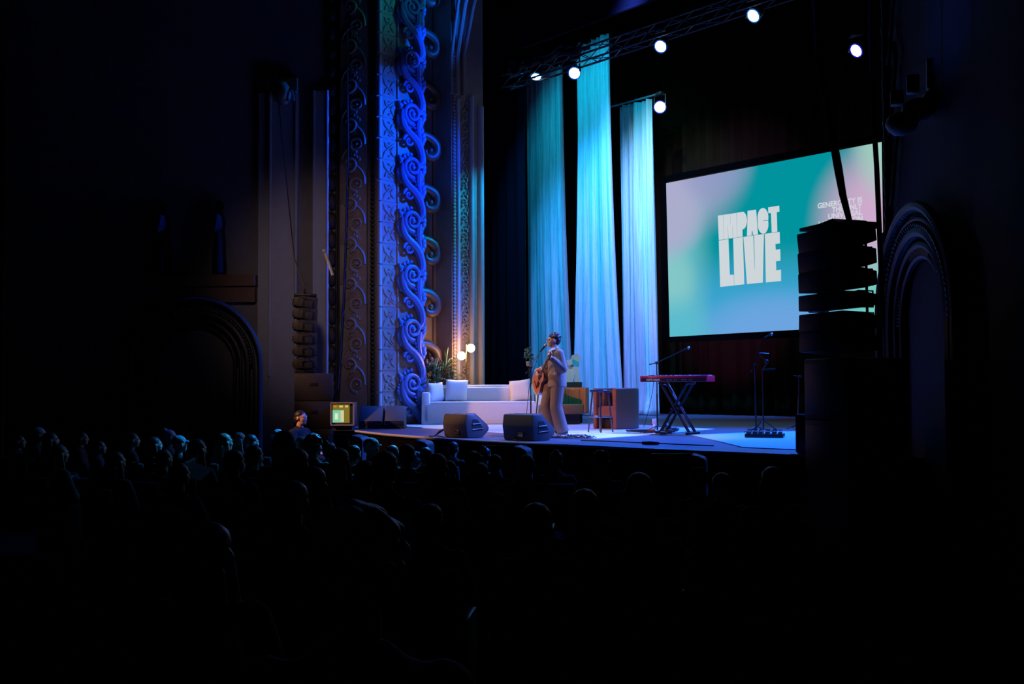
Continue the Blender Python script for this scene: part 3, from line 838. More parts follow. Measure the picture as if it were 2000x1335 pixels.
# cables above the right array
def cables(name, lab, pts_list, r):
    m = MB()
    for pts in pts_list: m.tube(pts, r, 6)
    return tag(m.build(name, rubber), lab, 'cable')
c1 = []
for k, dx in enumerate((-3, 0, 3, 5)):
    c1.append([P(1560 + dx, -560, t=tR), P(1600 + dx, 120, t=tR), P(1622 + dx * 1.2, 250, t=tR), P(1636 + dx * 1.3, 330, t=tR), P(1645 + dx, 380, t=tR), P(1659 + dx * .6, 434, t=tR)])
cables('cable_bundle', 'thick black cable bundle running down to the top of the right line array', c1, .018)
c2 = []
for k, dx in enumerate((-3, 0, 2)):
    c2.append([P(1700 + dx, -560, t=11.9), P(1703 + dx, 100, t=11.9), P(1708 + dx, 250, t=11.9), P(1713 + dx, 330, t=11.9), P(1716 + dx, 400, t=11.9), P(1721 + dx, 520, t=11.9), P(1724 + dx, 640, t=11.9)])
cables('cable_bundle', 'black cable bundle hanging beside the right edge of the screen', c2, .015)
m = MB(); q_ = P(1706, 638, t=11.55); m.ball((0, 0, 0), (.018, .018, .018), 1); m.ball((-.035, -.02, -.006), (.010, .010, .008), 1)
o = m.build('work_light', mat('warm_bulb', (0, 0, 0), emit=(1, .62, .3), es=5)); o.location = q_
tag(o, 'tiny warm work light glowing at the lower right of the hanging array', 'lamp')
# dark subwoofer stack under the right array
A = P(1668, 800, t=12.0); A.z = 0
W_ = 1.0
sub_stack(['black subwoofer on the floor at right, lowest of the stack under the line array', 'black subwoofer second from the floor under the right line array', 'black subwoofer on top of the stack right beneath the right line array'], A, rzR, .84, (.78, .78, .70), spk)
# left array
tL = 21.3
cL = P(596, 660, t=tL)
zsl = []
for i, (px, py, tl) in enumerate(((603, 592, .12), (599, 614, .08), (598, 637, .04), (598, 661, 0), (601, 685, -.05), (604, 709, -.10))):
    zsl.append((P(px, py, t=tL).z - cL.z, tl, 0))
rootL = line_array('dim blue-lit line array of loudspeakers standing at the left of the stage', cL, math.radians(150), .66, zsl)
m = MB(); m.box((0, 0, zsl[0][0] + .15), (.6, .45, .05), None, .01)
m.box((0, 0, zsl[-1][0] - .19), (.6, .4, .14), None, .01); m.tube(bez((-.25, 0, zsl[0][0] + .17), (.05, 0, zsl[0][0] + .42), (.3, 0, zsl[0][0] + .17), 10), .03, 8)
m.build('flying_frame', blackm, rootL)
A = P(612, 790, t=21.2)
hh = P(612, 729, t=21.2).z
navy_sub = mat('sub_blue_black', (.02, .022, .035), .6)
A.z = 0.0
sub_stack(['dark subwoofer at the bottom of the left stack beside the small video monitor', 'dark subwoofer in the middle of the left speaker stack', 'dark subwoofer directly beneath the left line array'], A, math.radians(150), .80, (hh - 1.1, .55, .55), navy_sub)
p0 = P(537, 125, t=21.3); p1 = P(575, 505, t=20.6); p2 = P(600, 572, t=20.4)
cables('hanging_cable', 'thin cable sagging down the left pilaster to the left line array', [[p0, p0.lerp(p1, .5) + Vector((0, 0, -.05)), p1, p2]], .012)
p0 = P(678, 60, t=23.0); p1 = P(672, 560, t=22.8); p2 = P(660, 760, t=22.6)
cables('hanging_cable', 'long dark cable hanging down the carved pilaster left of the blue column', [[p0, P(680, 300, t=22.9), p1, p2]], .018)
m = MB(); a = P(634, 490, t=20.9); b = P(650, 537, t=20.9); m.tube([a, b], .03, 8); m.ball(a, .05); 
tag(m.build('wall_bracket', mat('grey_pipe', (0, 0, 0))), 'short slanting metal pipe on the wall above the left line array', 'bracket')
# ------------------------------------------------------------------ rugs
cream = mat('cream_rug', (.62, .60, .58), .95, noise=.14, scale=14, bump=.3)
def rug(lab, px4):
    m = MB()
    v = [P(a, b, z=STG) for a, b in px4]
    top = [Vector((p.x, p.y, STG + .012)) for p in v]; bot = [Vector((p.x, p.y, STG + .001)) for p in v]
    a = [m.bm.verts.new(p) for p in top]; b = [m.bm.verts.new(p) for p in bot]
    m.bm.faces.new(a)
    for i in range(len(a)): m.bm.faces.new((a[i], a[(i + 1) % len(a)], b[(i + 1) % len(a)], b[i]))
    return tag(m.build('rug', cream, None, False), lab, 'rug')
rug('large pale rug under the sofa, singer and brown chairs', [(764, 831.5), (981, 846), (1165, 857.5), (1240, 852), (1397, 838.5), (1230, 829), (1000, 822), (850, 826)])
rug('pale rug at the right of the stage under the pedalboard', [(1350, 850), (1400, 861.5), (1448, 873.5), (1490, 876), (1620, 880.5), (1640, 842), (1500, 843.5)])
# ------------------------------------------------------------------ sofa (parallel to the picture: long axis along the camera's right)
RV = Vector((.664, .748, 0)).normalized(); FV = Vector((-.748, .664, 0)).normalized()
ANG = math.atan2(RV.y, RV.x)
cl = P(823, 830, z=STG); cr = P(1066, 832, z=STG)
L = (cr - cl).dot(RV)
root = empty('sofa', cl + RV * (L / 2) + Vector((0, 0, .014)), ANG, 'long white fabric three-seat sofa in front of the carved wall', 'sofa')
linen = mat('white_linen', (.72, .70, .72), .9, noise=.06, scale=40, bump=.12)
D = .92
def soft(m, c, size, bevel, dome=0.0):
    m.box(c, size, None, bevel); return m
H = P(950, 753, t=(cl - C0).length).z - STG; H = .87
m = MB(); soft(m, (0, D / 2, .225), (L, D, .45), .03); m.build('base', linen, root)
m = MB(); soft(m, (0, D / 2 - .1, .45), (L - .36, D - .22, .10), .045); m.build('seat_cushion', linen, root)
m = MB(); soft(m, (0, D - .12, .62), (L - .04, .24, .5), .06); m.build('backrest', linen, root)
m = MB(); soft(m, (.06, D - .29, .64), (L - .5, .16, .36), .07); m.build('back_cushion', linen, root)
for sx in (-1, 1):
    m = MB(); soft(m, (sx * (L / 2 - .09), D / 2 - .02, .36), (.18, D - .04, .70), .045); m.build('armrest', linen, root)
def pillow(lab, x, y, z, s, ry, rz, rx=.35):
    n = 9; bm = bmesh.new()
    grid = {}
    for side in (1, -1):
        for i in range(n + 1):
            for j in range(n + 1):
                u, v = i / n * 2 - 1, j / n * 2 - 1
                e = (1 - u ** 4) * (1 - v ** 4)
                pinch = 1 - .07 * (1 - abs(u)) * (v * v) 
                pinch2 = 1 - .07 * (1 - abs(v)) * (u * u)
                key = (i, j, 0 if (i in (0, n) or j in (0, n)) else side)
                if key not in grid: grid[key] = bm.verts.new((u * s / 2 * pinch2, side * .075 * math.sqrt(max(e, 0)), v * s / 2 * pinch))
    for side in (1, -1):
        for i in range(n):
            for j in range(n):
                g = lambda a, b: grid[(a, b, 0 if (a in (0, n) or b in (0, n)) else side)]
                try: bm.faces.new((g(i, j), g(i + 1, j), g(i + 1, j + 1), g(i, j + 1)))
                except ValueError: pass
    bmesh.ops.recalc_face_normals(bm, faces=bm.faces[:])
    me = bpy.data.meshes.new('pillow'); bm.to_mesh(me); bm.free(); me.shade_smooth()
    o = link('pillow', me, mat('white_cotton', (.74, .70, .70), .9, noise=.05, scale=30, bump=.1))
    loc = root.matrix_basis.translation + (Matrix.Rotation(ANG, 3, 'Z') @ Vector((x, y, z)))
    o.location = loc; o.rotation_euler = (Matrix.Rotation(ANG + rz, 3, 'Z') @ Matrix.Rotation(rx, 3, 'X') @ Matrix.Rotation(ry, 3, 'Y')).to_euler()
    return tag(o, lab, 'pillow', 'white pillows on the sofa')
pillow('white pillow leaning on the left arm of the sofa', -L / 2 + .30, .42, .71, .44, -.04, .75, -.2)
pillow('larger white pillow on the sofa, second from the left arm', -L / 2 + .75, .50, .745, .50, .05, .1, -.25)
pillow('white pillow at the right end of the sofa beside the singer', L / 2 - .52, .50, .74, .50, -.12, -.2, -.3)
# ------------------------------------------------------------------ floor lamp
q_ = P(911, 760, t=24.2)
root = empty('floor_lamp', (q_.x, q_.y, STG + .001), ANG, 'brass floor lamp with two glowing round globes behind the sofa', 'lamp')
z1 = P(910, 672, t=24.2).z - STG
brass = mat('brass', (.75, .5, .2), .3, 1.0)
m = MB(); m.lathe([(0, 0), (.14, 0), (.14, .02), (.02, .03), (0, .03)], 24); m.build('base', brass, root)
m = MB(); m.tube([(0, 0, .03), (0, 0, z1)], .014, 10); m.build('pole', brass, root)
for gx, gy in ((919.5, 679.5), (901.5, 694.5)):
    g = P(gx, gy, t=24.2)
    off = Matrix.Rotation(-ANG, 3, 'Z') @ (g - root.location)
    m = MB(); m.tube([(0, 0, off.z), (off.x * .45, off.y * .45, off.z)], .012, 8); m.build('globe_holder', brass, root)
    m = MB(); m.ball((off.x, off.y, off.z), .098, 4)
    gl = m.build('globe', mat('globe_glow', (.9, .85, .75), .4, emit=(1.0, .72, .42), es=5.0), root)
    d = bpy.data.lights.new('globe_light', 'POINT'); d.energy = 16; d.color = (1, .52, .2); d.shadow_soft_size = .1
    lo = bpy.data.objects.new('globe_light', d); COL.objects.link(lo); lo.parent = root; lo.location = (off.x, off.y - .17, off.z)
# ------------------------------------------------------------------ plant behind the sofa
q_ = P(860, 770, t=24.0)
root = empty('potted_plant', (q_.x, q_.y, STG + .001), 0, 'tall spiky-leaved potted plant between the sofa and the carved wall', 'plant')
m = MB(); m.lathe([(0, 0), (.13, 0), (.17, .32), (.15, .32), (.14, .28), (0, .28)], 20); m.build('pot', mat('dark_pot', (.03, .025, .02), .5), root)
heads = [(841, 742, .62), (869, 722, .55), (853, 755, .5), (885, 752, .4), (832, 728, .4)]
rnd = random.Random(8)
m = MB(); lf = MB()
for hx, hy, R in heads:
    h = P(hx, hy, t=24.0) - Vector(root.location)
    m.tube(bez((0, 0, .28), (h.x * .3, h.y * .3, h.z * .6), h, 6), .018, 7)
    for i in range(26):
        a = rnd.uniform(0, 6.28); el = rnd.uniform(-.1, 1.45)
        l = R * rnd.uniform(.7, 1.1)
        d = Vector((math.cos(a) * math.cos(el), math.sin(a) * math.cos(el), math.sin(el)))
        tip = h + d * l + Vector((0, 0, -.25 * l * (1 - el / 1.5)))
        tip.x = max(tip.x, XL + .14 - root.location.x)
        midp = h + d * l * .55 + Vector((0, 0, .04))
        midp.x = max(midp.x, XL + .14 - root.location.x)
        pts = bez(h, midp, tip, 6)
        side = d.cross(Vector((0, 0, 1))); 
        if side.length < .01: side = Vector((1, 0, 0))
        side.normalize(); prev = None
        for j, p in enumerate(pts):
            wd = .021 * math.sin(math.pi * min(1, (j + .6) / 6.6)) + .001
            up = Vector((0, 0, 1)).cross(side) * 0
            a1, b1 = lf.bm.verts.new(p - side * wd), lf.bm.verts.new(p + side * wd)
            if prev: lf.bm.faces.new((prev[0], prev[1], b1, a1))
            prev = (a1, b1)
m.build('stem', mat('plant_stem', (.12, .08, .04), .8), root)
o = lf.build('leaves', mat('leaf_green', (.10, .16, .06), .45, noise=.4, scale=6), root)
sm = o.modifiers.new('t', 'SOLIDIFY'); sm.thickness = .003
o['kind'] = 'stuff'
# ------------------------------------------------------------------ wedge monitors in front
def wedge(lab, p, rz, W=.60, D=.52, H=.40, side_col=None, cable=True):
    root = empty('stage_monitor', (p.x, p.y, STG + .002), rz, lab, 'stage monitor')
    prof = [(0.03, 0.0), (D * .72, 0.0), (D * .98, .11), (D, .17), (D * .38, H), (0.02, H * .98), (-.01, H * .55)]
    M = Matrix(((0, 0, 1, -W / 2), (1, 0, 0, 0), (0, 1, 0, 0), (0, 0, 0, 1)))
    body = mat('wedge_body', (.075, .07, .07), .45, noise=.15, scale=60, bump=.1)
    m = MB(); m.prism(prof, M, W, .022); m.build('cabinet', body, root, True, 35)
    # grille on the sloping face
    a, b = Vector((0, D, .17)), Vector((0, D * .38, H)); mid_ = (a + b) / 2; d = (b - a)
    ang = math.atan2(d.z, d.y)
    m = MB(); m.box((0, mid_.y + .012, mid_.z + .012), (W * .88, d.length * .9, .012), Matrix.Rotation(ang, 3, 'X'), .004)
    m.build('grille', mat('speaker_grille', (0, 0, 0)), root)
    for sx in (1, -1):
        x = sx * (W / 2 + .001)
        M3 = Matrix(((0, 0, sx, x - sx * .004), (1, 0, 0, 0), (0, 1, 0, 0), (0, 0, 0, 1)))
        m = MB(); m.prism([(.14, .11), (.36, .12), (.38, .15), (.25, .30), (.15, .31), (.13, .28)], M3, .006)
        hc = m.build('handle_recess', mat('port_black', (.003, .003, .003), .8), root)
        m = MB()
        m.tube([(x + sx * .008, .13, .225), (x + sx * .008, .32, .235)], .009, 6)
        m.tube([(x + sx * .008, .13, .135), (x + sx * .008, .37, .15)], .006, 6)
        m.build('handle_bar', body, root)
    m = MB(); m.box((W * .12, -.012, .10), (.10, .01, .07), None, .003); m.tube([(W * .12, -.015, .11), (W * .12, -.07, .115)], .011, 8)
    m.build('rear_connector', mat('brass', (0, 0, 0)), root)
    return root
def ground(px, py): return P(px, py, z=STG)
# rear bottom centre of each wedge
wp = ground(868, 853).lerp(ground(904, 856), .5)
wedge('black wedge stage monitor on the stage edge, in front of the white sofa', Vector((wp.x, wp.y + .02, 0)), math.radians(2))
wp = ground(986, 859).lerp(ground(1032, 862), .5)
wedge('black wedge stage monitor at the stage edge just left of the singer', Vector((wp.x, wp.y + .02, 0)), math.radians(4), .66, .54, .42)
m = MB()
for (a, b, c, d_) in (((866, 851), (858, 846), (850, 851), (868, 855)), ((1008, 857), (1000, 846), (996, 858), (1012, 862)), ((866, 853), (852, 855), (846, 853), (838, 853))):
    pts = [ground(*a) + Vector((0, 0, .12)), ground(*b) + Vector((0, -.02, .04)), ground(*c) + Vector((0, 0, .014)), ground(*d_) + Vector((0, 0, .014))]
    m.tube(bez(pts[0], pts[1], pts[2], 6) + bez(pts[2], pts[2].lerp(pts[3], .5), pts[3], 3)[1:], .010, 6)
tag(m.build('monitor_cable', rubber), 'short black cables trailing behind the two front wedge monitors', 'cable')
# two flat blue wedges at the far left
def flatwedge(lab, pa, pb):
    a, b = P(*pa, t=21.3), P(*pb, t=21.3); a.z = b.z = 0; d = (b - a); W = d.length; rz = math.atan2(d.y, d.x)
    root = empty('stage_monitor', (a.x + d.x / 2, a.y + d.y / 2, STG + .002), rz, lab, 'stage monitor')
    M = Matrix(((0, 0, 1, -W / 2 + .01), (1, 0, 0, 0), (0, 1, 0, .06), (0, 0, 0, 1)))
    m = MB(); m.box((0, .24, .03), (W - .01, .5, .06), None, .005); m.build('base_board', rubber, root)
    m = MB(); m.prism([(0, .0), (.46, 0), (.50, .34), (.22, .40), (-.02, .07)], M, W - .02, .012); m.build('cabinet', mat('navy_wedge', (.015, .025, .05), .5), root, True, 30)
    m = MB()
    d2 = Vector((0, .24, .33)); ang = math.atan2(d2.z, d2.y)
    m.box((0, .10 - .012, .235 + .07), (W * .92, d2.length * .93, .012), Matrix.Rotation(ang, 3, 'X'), .004)
    m.build('grille', mat('blue_grille', (.03, .05, .10), .6, noise=.2, scale=90), root)
flatwedge('flat wedge monitor at the left of the stage next to the video monitor', (700, 828), (748, 826))
flatwedge('flat wedge monitor left of the sofa, right one of the pair', (750, 826), (790, 823))
# ------------------------------------------------------------------ small video monitor on the stage corner
a = ground(650, 832); b = ground(687, 829)
d = b - a; W = d.length; rz = math.atan2(d.y, d.x)
W = .46
c_ = P(668.5, 831, t=20.4)
rz = math.radians(50)
MZ = c_.z - STG
root = empty('video_monitor', (c_.x, c_.y, STG + .002 + MZ), rz, 'small boxed video monitor glowing yellow and green on the left corner of the stage', 'monitor')
H = .455
m = MB(); m.box((0, .25, -MZ / 2 - .001), (W * .8, .4, MZ), None, .0); m.build('foot', mat('monitor_box', (.03, .028, .03), .6), root, False)
m = MB(); m.box((0, .25, H / 2), (W, .46, H), None, .008)
m.build('housing', mat('monitor_box', (.03, .028, .03), .6), root)
m = MB()
for (cx, cz, sx, sz) in ((0, .012, W, .024), (0, H - .012, W, .024), (-W / 2 + .012, H / 2, .024, H), (W / 2 - .012, H / 2, .024, H)):
    m.box((cx, -.0, cz), (sx, .05, sz))
m.build('bezel', mat('bezel_grey', (.30, .27, .32), .5), root, False)
def flatrect(name, x0, x1, z0, z1, y, material):
    m = MB(); m.quad([(x0, y, z0), (x1, y, z0), (x1, y, z1), (x0, y, z1)]); return m.build(name, material, root, False)
def em(n, c, s=1.0): return mat(n, (0, 0, 0), emit=s2l(c), es=s * .85)
flatrect('screen_panel', -.19, .14, .055, H - .045, .016, em('monitor_olive', (120, 106, 34)))
flatrect('slide_preview', -.19, .03, .065, .30, .012, em('monitor_teal', (120, 200, 165)))
flatrect('slide_preview_edge', -.03, .03, .075, .29, .010, em('monitor_peach', (215, 195, 150)))
flatrect('slide_preview_block', -.145, -.085, .12, .24, .008, em('monitor_cream', (225, 225, 190)))
for x0, x1, c in ((-.17, -.11, (200, 120, 40)), (-.06, .01, (220, 190, 110)), (.055, .11, (220, 190, 110))):
    flatrect('status_text', x0, x1, .355, .39, .008, em('st%d' % c[1], c))
# ------------------------------------------------------------------ barrel chairs
leather = mat('rust_leather', (.27, .075, .022), .45, noise=.12, scale=25, bump=.1, sheen=.06)
def ushape(w, d, t, n=14):
    """plan of a U opening towards -y; returns outer and inner outlines"""
    out = []; inn = []
    r = w / 2
    for i in range(n + 1):
        a = math.pi * i / n
        out.append((r * math.cos(a), (d - r) + r * math.sin(a)))
        inn.append(((r - t) * math.cos(a), (d - r) + (r - t) * math.sin(a)))
    out = [(r, 0)] + out + [(-r, 0)]; inn = [(r - t, 0)] + inn + [(-(r - t), 0)]
    return out, inn
def barrel(lab, p, rz, w, d, h, zlo, plinth):
    root = empty('tub_chair', (p.x, p.y, STG + .014), rz, lab, 'armchair')
    t = .11
    out, inn = ushape(w, d, t)
    m = MB(); poly = out + inn[::-1]
    n = len(out)
    A = [m.bm.verts.new((x, y, zlo)) for x, y in out]; B = [m.bm.verts.new((x, y, h)) for x, y in out]
    Ci = [m.bm.verts.new((x, y, zlo)) for x, y in inn]; Di = [m.bm.verts.new((x, y, h)) for x, y in inn]
    for i in range(n - 1):
        m.bm.faces.new((A[i], A[i + 1], B[i + 1], B[i])); m.bm.faces.new((Ci[i + 1], Ci[i], Di[i], Di[i + 1]))
        m.bm.faces.new((B[i], B[i + 1], Di[i + 1], Di[i])); m.bm.faces.new((A[i + 1], A[i], Ci[i], Ci[i + 1]))
    m.bm.faces.new((A[0], B[0], Di[0], Ci[0])); m.bm.faces.new((A[-1], Ci[-1], Di[-1], B[-1]))
    bmesh.ops.recalc_face_normals(m.bm, faces=m.bm.faces[:])
    es = [e for e in m.bm.edges if len(e.link_faces) == 2 and e.calc_face_angle(0) > 1.2]
    bmesh.ops.bevel(m.bm, geom=es, offset=.028, segments=3, affect='EDGES', profile=.5)
    m.build('backrest_shell', leather, root, True, 50)
    m = MB()          # channel tufting inside the back
    for i in range(1, len(inn) - 1):
        x, y = inn[i]; x1, y1 = inn[i + 1] if i + 1 < len(inn) else inn[i]
        cx, cy = (x + x1) / 2, (y + y1) / 2
        v = Vector((cx, cy - (d - w / 2), 0)); v.normalize()
        cx -= v.x * .0; cy -= v.y * .0
        m.tube([(cx * .97, cy * .985, .43), (cx * .97, cy * .985, h - .05)], [.048, .042], 8)
    m.build('channel_tufting', leather, root)
    m = MB(); m.box((0, d / 2 - .06, .33), (w - 2 * t + .02, d - t - .06, .22), None, .045)
    m.build('seat_cushion', leather, root)
    m = MB(); m.box((0, d / 2 + .02, (max(zlo, .0) + .22) / 2 if zlo < .1 else .11), (w * .62 if plinth else w - 2 * t, d * .62, .22 if plinth else .2))
    m.build('plinth', mat('dark_plinth', (.012, .010, .009), .6), root, False)
    return root
# left chair opens towards the camera and right, right chair faces it with its back to us
a = ground(1095, 833); b = ground(1160, 834)
pc = ground(1116, 830)
barrel('rust leather tub chair with channelled back just right of the singer, on a dark plinth', pc, ANG + math.radians(14), .82, .74, .80, .24, True)
pr = ground(1226, 838)
# its U opens to picture-left: local -y -> -RV
rzr = math.atan2(-(-RV).x * 1.0, (-RV).y * 1.0)
barrel('rust leather tub chair seen from its side, between the black stool and the keyboard', P(1180, 838.5, z=STG), ANG - math.radians(90 - 32) , .74, .76, .79, .0, False)
# ------------------------------------------------------------------ stools
def stool(lab, p, h, r, rz=0.3):
    root = empty('bar_stool', (p.x, p.y, STG + .014), rz, lab, 'stool')
    st = mat('stool_black', (.02, .02, .024), .25, .3, coat=.4)
    m = MB(); m.lathe([(0, h - .045), (r * .95, h - .045), (r, h - .03), (r, h - .012), (r * .93, h), (0, h - .004)], 32); m.build('seat', st, root)
    legm = mat('stool_leg_metal', (.20, .16, .14), .3, .8)
    for k in range(4):
        a = math.pi / 2 * k + .5
        m = MB(); m.tube([(r * .72 * math.cos(a), r * .72 * math.sin(a), h - .045), (r * 1.13 * math.cos(a), r * 1.13 * math.sin(a), 0.0)], .015, 8)
        m.build('leg', legm, root)
    m = MB(); zz = h * .36; rr = r * (1.13 - .41 * .36)
    m.tube([(rr * math.cos(2 * math.pi * i / 32), rr * math.sin(2 * math.pi * i / 32), zz) for i in range(33)], .012, 7)
    m.build('foot_ring', legm, root)
    return root
ps = ground(1173, 845)
h_ = P(1173, 761, t=(ps - C0).length * 1.0).z - STG
stool('black round bar stool standing free in front of the tub chairs', ps, .765, .195)
ps2 = ground(1063, 836)
stool('black bar stool mostly hidden behind the singer and in front of the sofa', ps2, .70, .17, .1)
m = MB(); q_ = ps2 + Vector((0, 0, .714)); m.lathe([(0, 0), (.03, 0), (.03, .16), (.012, .2), (.012, .23), (0, .23)], 14)
o = m.build('water_bottle', mat('bottle_white', (.75, .75, .78), .2)); o.location = (q_.x - .02, q_.y, q_.z + .002)
tag(o, 'pale water bottle on the stool behind the singer', 'bottle')
# ------------------------------------------------------------------ microphones and stands
silver = mat('mic_grille', (.55, .52, .5), .35, .9, noise=.3, scale=300)
def mic(lab, tip, tail):
    d = (tail - tip); L = d.length; root = empty('microphone', tip, 0, lab, 'microphone')
    q = d.to_track_quat('Z', 'Y').to_matrix().to_4x4()
    m = MB(); m.lathe([(0, .0), (.018, .006), (.026, .022), (.026, .04), (.021, .05), (0, .05)], 16, q); m.build('mic_head', silver, root)
    m = MB(); m.lathe([(0, .05), (.019, .05), (.0165, .08), (.011, .175), (0, .18)], 14, q); m.build('mic_body', blackm, root)
    return root
def mic_stand(lab, base, ztop, end, tailp=None, legs=True, micl=None, straight=False, lean=None, boomcol=None):
    root = empty('microphone_stand', (base.x, base.y, STG + .014), 0, lab, 'microphone stand')
    def L(v): return Vector(v) - Vector(root.location)
    top = Vector((base.x, base.y, ztop)) if lean is None else lean
    if legs:
        for k in range(3):
            a = 2.1 * k + .4
            m = MB(); m.tube([(0, 0, .10), (.30 * math.cos(a), .30 * math.sin(a), .012)], .010, 7); m.ball((.30 * math.cos(a), .30 * math.sin(a), .014), .014, 1); m.build('leg', blackm, root)
    else:
        m = MB(); m.lathe([(0, 0), (.13, 0), (.13, .012), (.02, .03), (0, .03)], 24); m.build('base', blackm, root)
    m = MB(); m.tube([(0, 0, .02), L(top)], .011, 9); m.tube([(0, 0, .02), L(base.lerp(top, .6) if False else Vector((0, 0, 0)) + Vector(root.location) + (top - Vector(root.location)) * .55)], .015, 9); m.build('pole', blackm, root)
    m = MB(); m.box(L(top), (.035, .045, .05), None, .006); m.tube([L(top) + Vector((-.03, 0, 0)), L(top) + Vector((.05, 0, 0))], .011, 7); m.build('clutch', blackm, root)
    d = (end - top).normalized()
    tl = tailp if tailp is not None else top - d * .2
    m = MB(); m.tube([L(tl), L(top), L(end)], .0085, 8); m.box(L(tl), (.03, .03, .03), None, .006); m.build('boom', boomcol or blackm, root)
    return root
# singer's stand
ps = ground(1037, 841)
tS = (Vector((ps.x, ps.y, ps.z)) - C0).length
def Pf(px, py, ref):     # point on the vertical plane facing the picture through ref
    n = Vector((-FV.x, -FV.y, 0)); d = ray(px, py); t = (Vector(ref) - C0).dot(n) / d.dot(n); return C0 + d * t
SB = ground(1085, 850)
ref = Vector((ps.x, ps.y, 0))
top = Pf(1037, 716, ref); tip = Pf(1067.5, 671.5, SB); tail = Pf(1053, 689, SB)
mic_stand('black microphone stand with boom holding the singer\'s microphone', ps, top.z, tail, Pf(1028, 728, ref))
mic('vocal microphone at the singer\'s mouth', tip, tail)
m = MB(); p_ = Pf(1053, 692, SB); m.tube(bez(p_, Pf(1041, 720, ref), Pf(1033, 760, ref), 8) + bez(Pf(1033, 760, ref), Pf(1030, 800, ref), Pf(1024, 838, ref), 8)[1:], .006, 6)
tag(m.build('microphone_cable', rubber), 'thin black cable hanging from the singer\'s microphone stand to the floor', 'cable')
# dark stand with greenery behind the singer's stand
pg = ground(1033, 822)
root = empty('plant_stand', (pg.x, pg.y, STG + .001), 0, 'tall thin black pedestal topped with a small leafy plant, left of the singer', 'plant stand')
zg = P(1033, 715, t=(pg - C0).length).z - STG
m = MB(); m.lathe([(0, 0), (.16, 0), (.16, .02), (.02, .03), (.018, zg - .04), (.07, zg), (0, zg)], 16); m.build('pedestal', blackm, root)
m = MB(); m.lathe([(0, zg), (.05, zg), (.07, zg + .12), (.06, zg + .12), (0, zg + .1)], 14); m.build('vase', mat('pale_vase', (.6, .6, .65), .4), root)
m = MB(); rnd = random.Random(3)
for i in range(60):
    a, e = rnd.uniform(0, 6.28), rnd.uniform(-.4, 1.5); r = rnd.uniform(.05, .2)
    c = Vector((math.cos(a) * math.cos(e) * r * .6, math.sin(a) * math.cos(e) * r * .6, zg + .24 + math.sin(e) * r * 1.2))
    m.ball(c, (.03, .012, .035), 1, None, Euler((rnd.random() * 3, rnd.random() * 3, rnd.random() * 3)).to_matrix())
m.build('foliage', mat('leaf_pale', (.2, .34, .28), .6), root)
# white folded sculpture behind the singer
pq = ground(1122, 826)
tq = (pq - C0).length
root = empty('paper_sculpture', (pq.x, pq.y, STG + .001), ANG, 'white folded abstract sculpture on a plinth behind the tub chairs, beside the singer', 'sculpture')
s = tq / FPX
def Q(px, py, dy=0): return Vector(((px - 1122) * s, dy, P(px, py, t=tq).z - STG))
m = MB()
m.box((0, 0, (Q(0, 752).z) / 2), (.34, .3, Q(0, 752).z)); m.build('plinth', mat('dark_plinth', (0, 0, 0)), root, False)
white = mat('white_paper', (.42, .46, .46), .8)
m = MB()
def hull(pts):
    r = bmesh.ops.convex_hull(m.bm, input=[m.bm.verts.new(p) for p in pts])
for poly, dy in (([(1119, 693), (1130, 690), (1134, 700), (1132, 716), (1118, 714), (1116, 704)], .06), ([(1107, 704), (1118, 701), (1119, 712), (1110, 713)], -.05), ([(1108, 717), (1121, 712), (1122, 735), (1118, 753), (1108, 753), (1106, 735)], .05), ([(1119, 716), (1130, 716), (1133, 745), (1125, 746)], .0), ([(1108, 745), (1132, 744), (1128, 753), (1106, 753)], .08)):
    hull([Q(a, b, dy + d) for a, b in poly for d in (-.05, .07)])
m.build('folded_paper', white, root, False)
# ------------------------------------------------------------------ keyboard
kb = ground(1318, 846)
tk = (kb - C0).length
ax = Vector((.973, .232, 0)).normalized(); rzk = math.atan2(ax.y, ax.x)
kc = Vector((kb.x, kb.y, 0)) 
zk0 = P(1300, 745.5, t=tk).z; zk1 = P(1300, 734, t=tk).z
Wk = 1.29; Dk = .33; Hk = zk1 - zk0
A_ = Pf(1250, 740, kb)      # left end of the back panel
root = empty('stage_piano', (A_.x + ax.x * Wk / 2, A_.y + ax.y * Wk / 2, zk0), rzk, 'red stage keyboard standing on a double X stand', 'keyboard')
red = mat('keyboard_red', (.72, .02, .06), .35)
m = MB(); m.box((0, Dk / 2, Hk / 2), (Wk, Dk, Hk), None, .008); m.build('body', red, root, True, 30)
m = MB(); m.box((0, -.003, Hk * .33), (Wk - .05, .008, Hk * .58)); m.build('rear_panel', mat('panel_dark', (.03, .012, .018), .4), root, False)
m = MB()
for i in range(14):
    x = -.1 + i * .035
    if i in (3, 6, 7, 11): continue
    m.box((x, -.010, Hk * .34), (.014, .012, .02))
m.build('jack_row', mat('jack_grey', (.35, .33, .35), .4), root, False)
m = MB()
for i in range(52): m.box((-Wk / 2 + .06 + i * (Wk - .12) / 51, Dk - .075, Hk + .004), (.0215, .14, .012))
m.build('white_keys', mat('key_white', (.8, .8, .78), .3), root, False)
m = MB(); 
for i in range(51):
    if i % 7 in (2, 6): continue
    m.box((-Wk / 2 + .072 + i * (Wk - .12) / 51, Dk - .11, Hk + .013), (.012, .085, .012))
m.build('black_keys', black, root, False)
m = MB(); rnd = random.Random(6)
for i in range(26):
    m.lathe([(0, 0), (.008, 0), (.007, .014), (0, .014)], 8, Matrix.Translation((rnd.uniform(-.6, .5), rnd.uniform(.02, .14), Hk)))
m.build('knobs', mat('knob_white', (.7, .7, .75), .3), root)
cu = bpy.data.curves.new('t', 'FONT'); cu.body = 'nord stage'; cu.size = .062; cu.offset = .0012; cu.extrude = .001
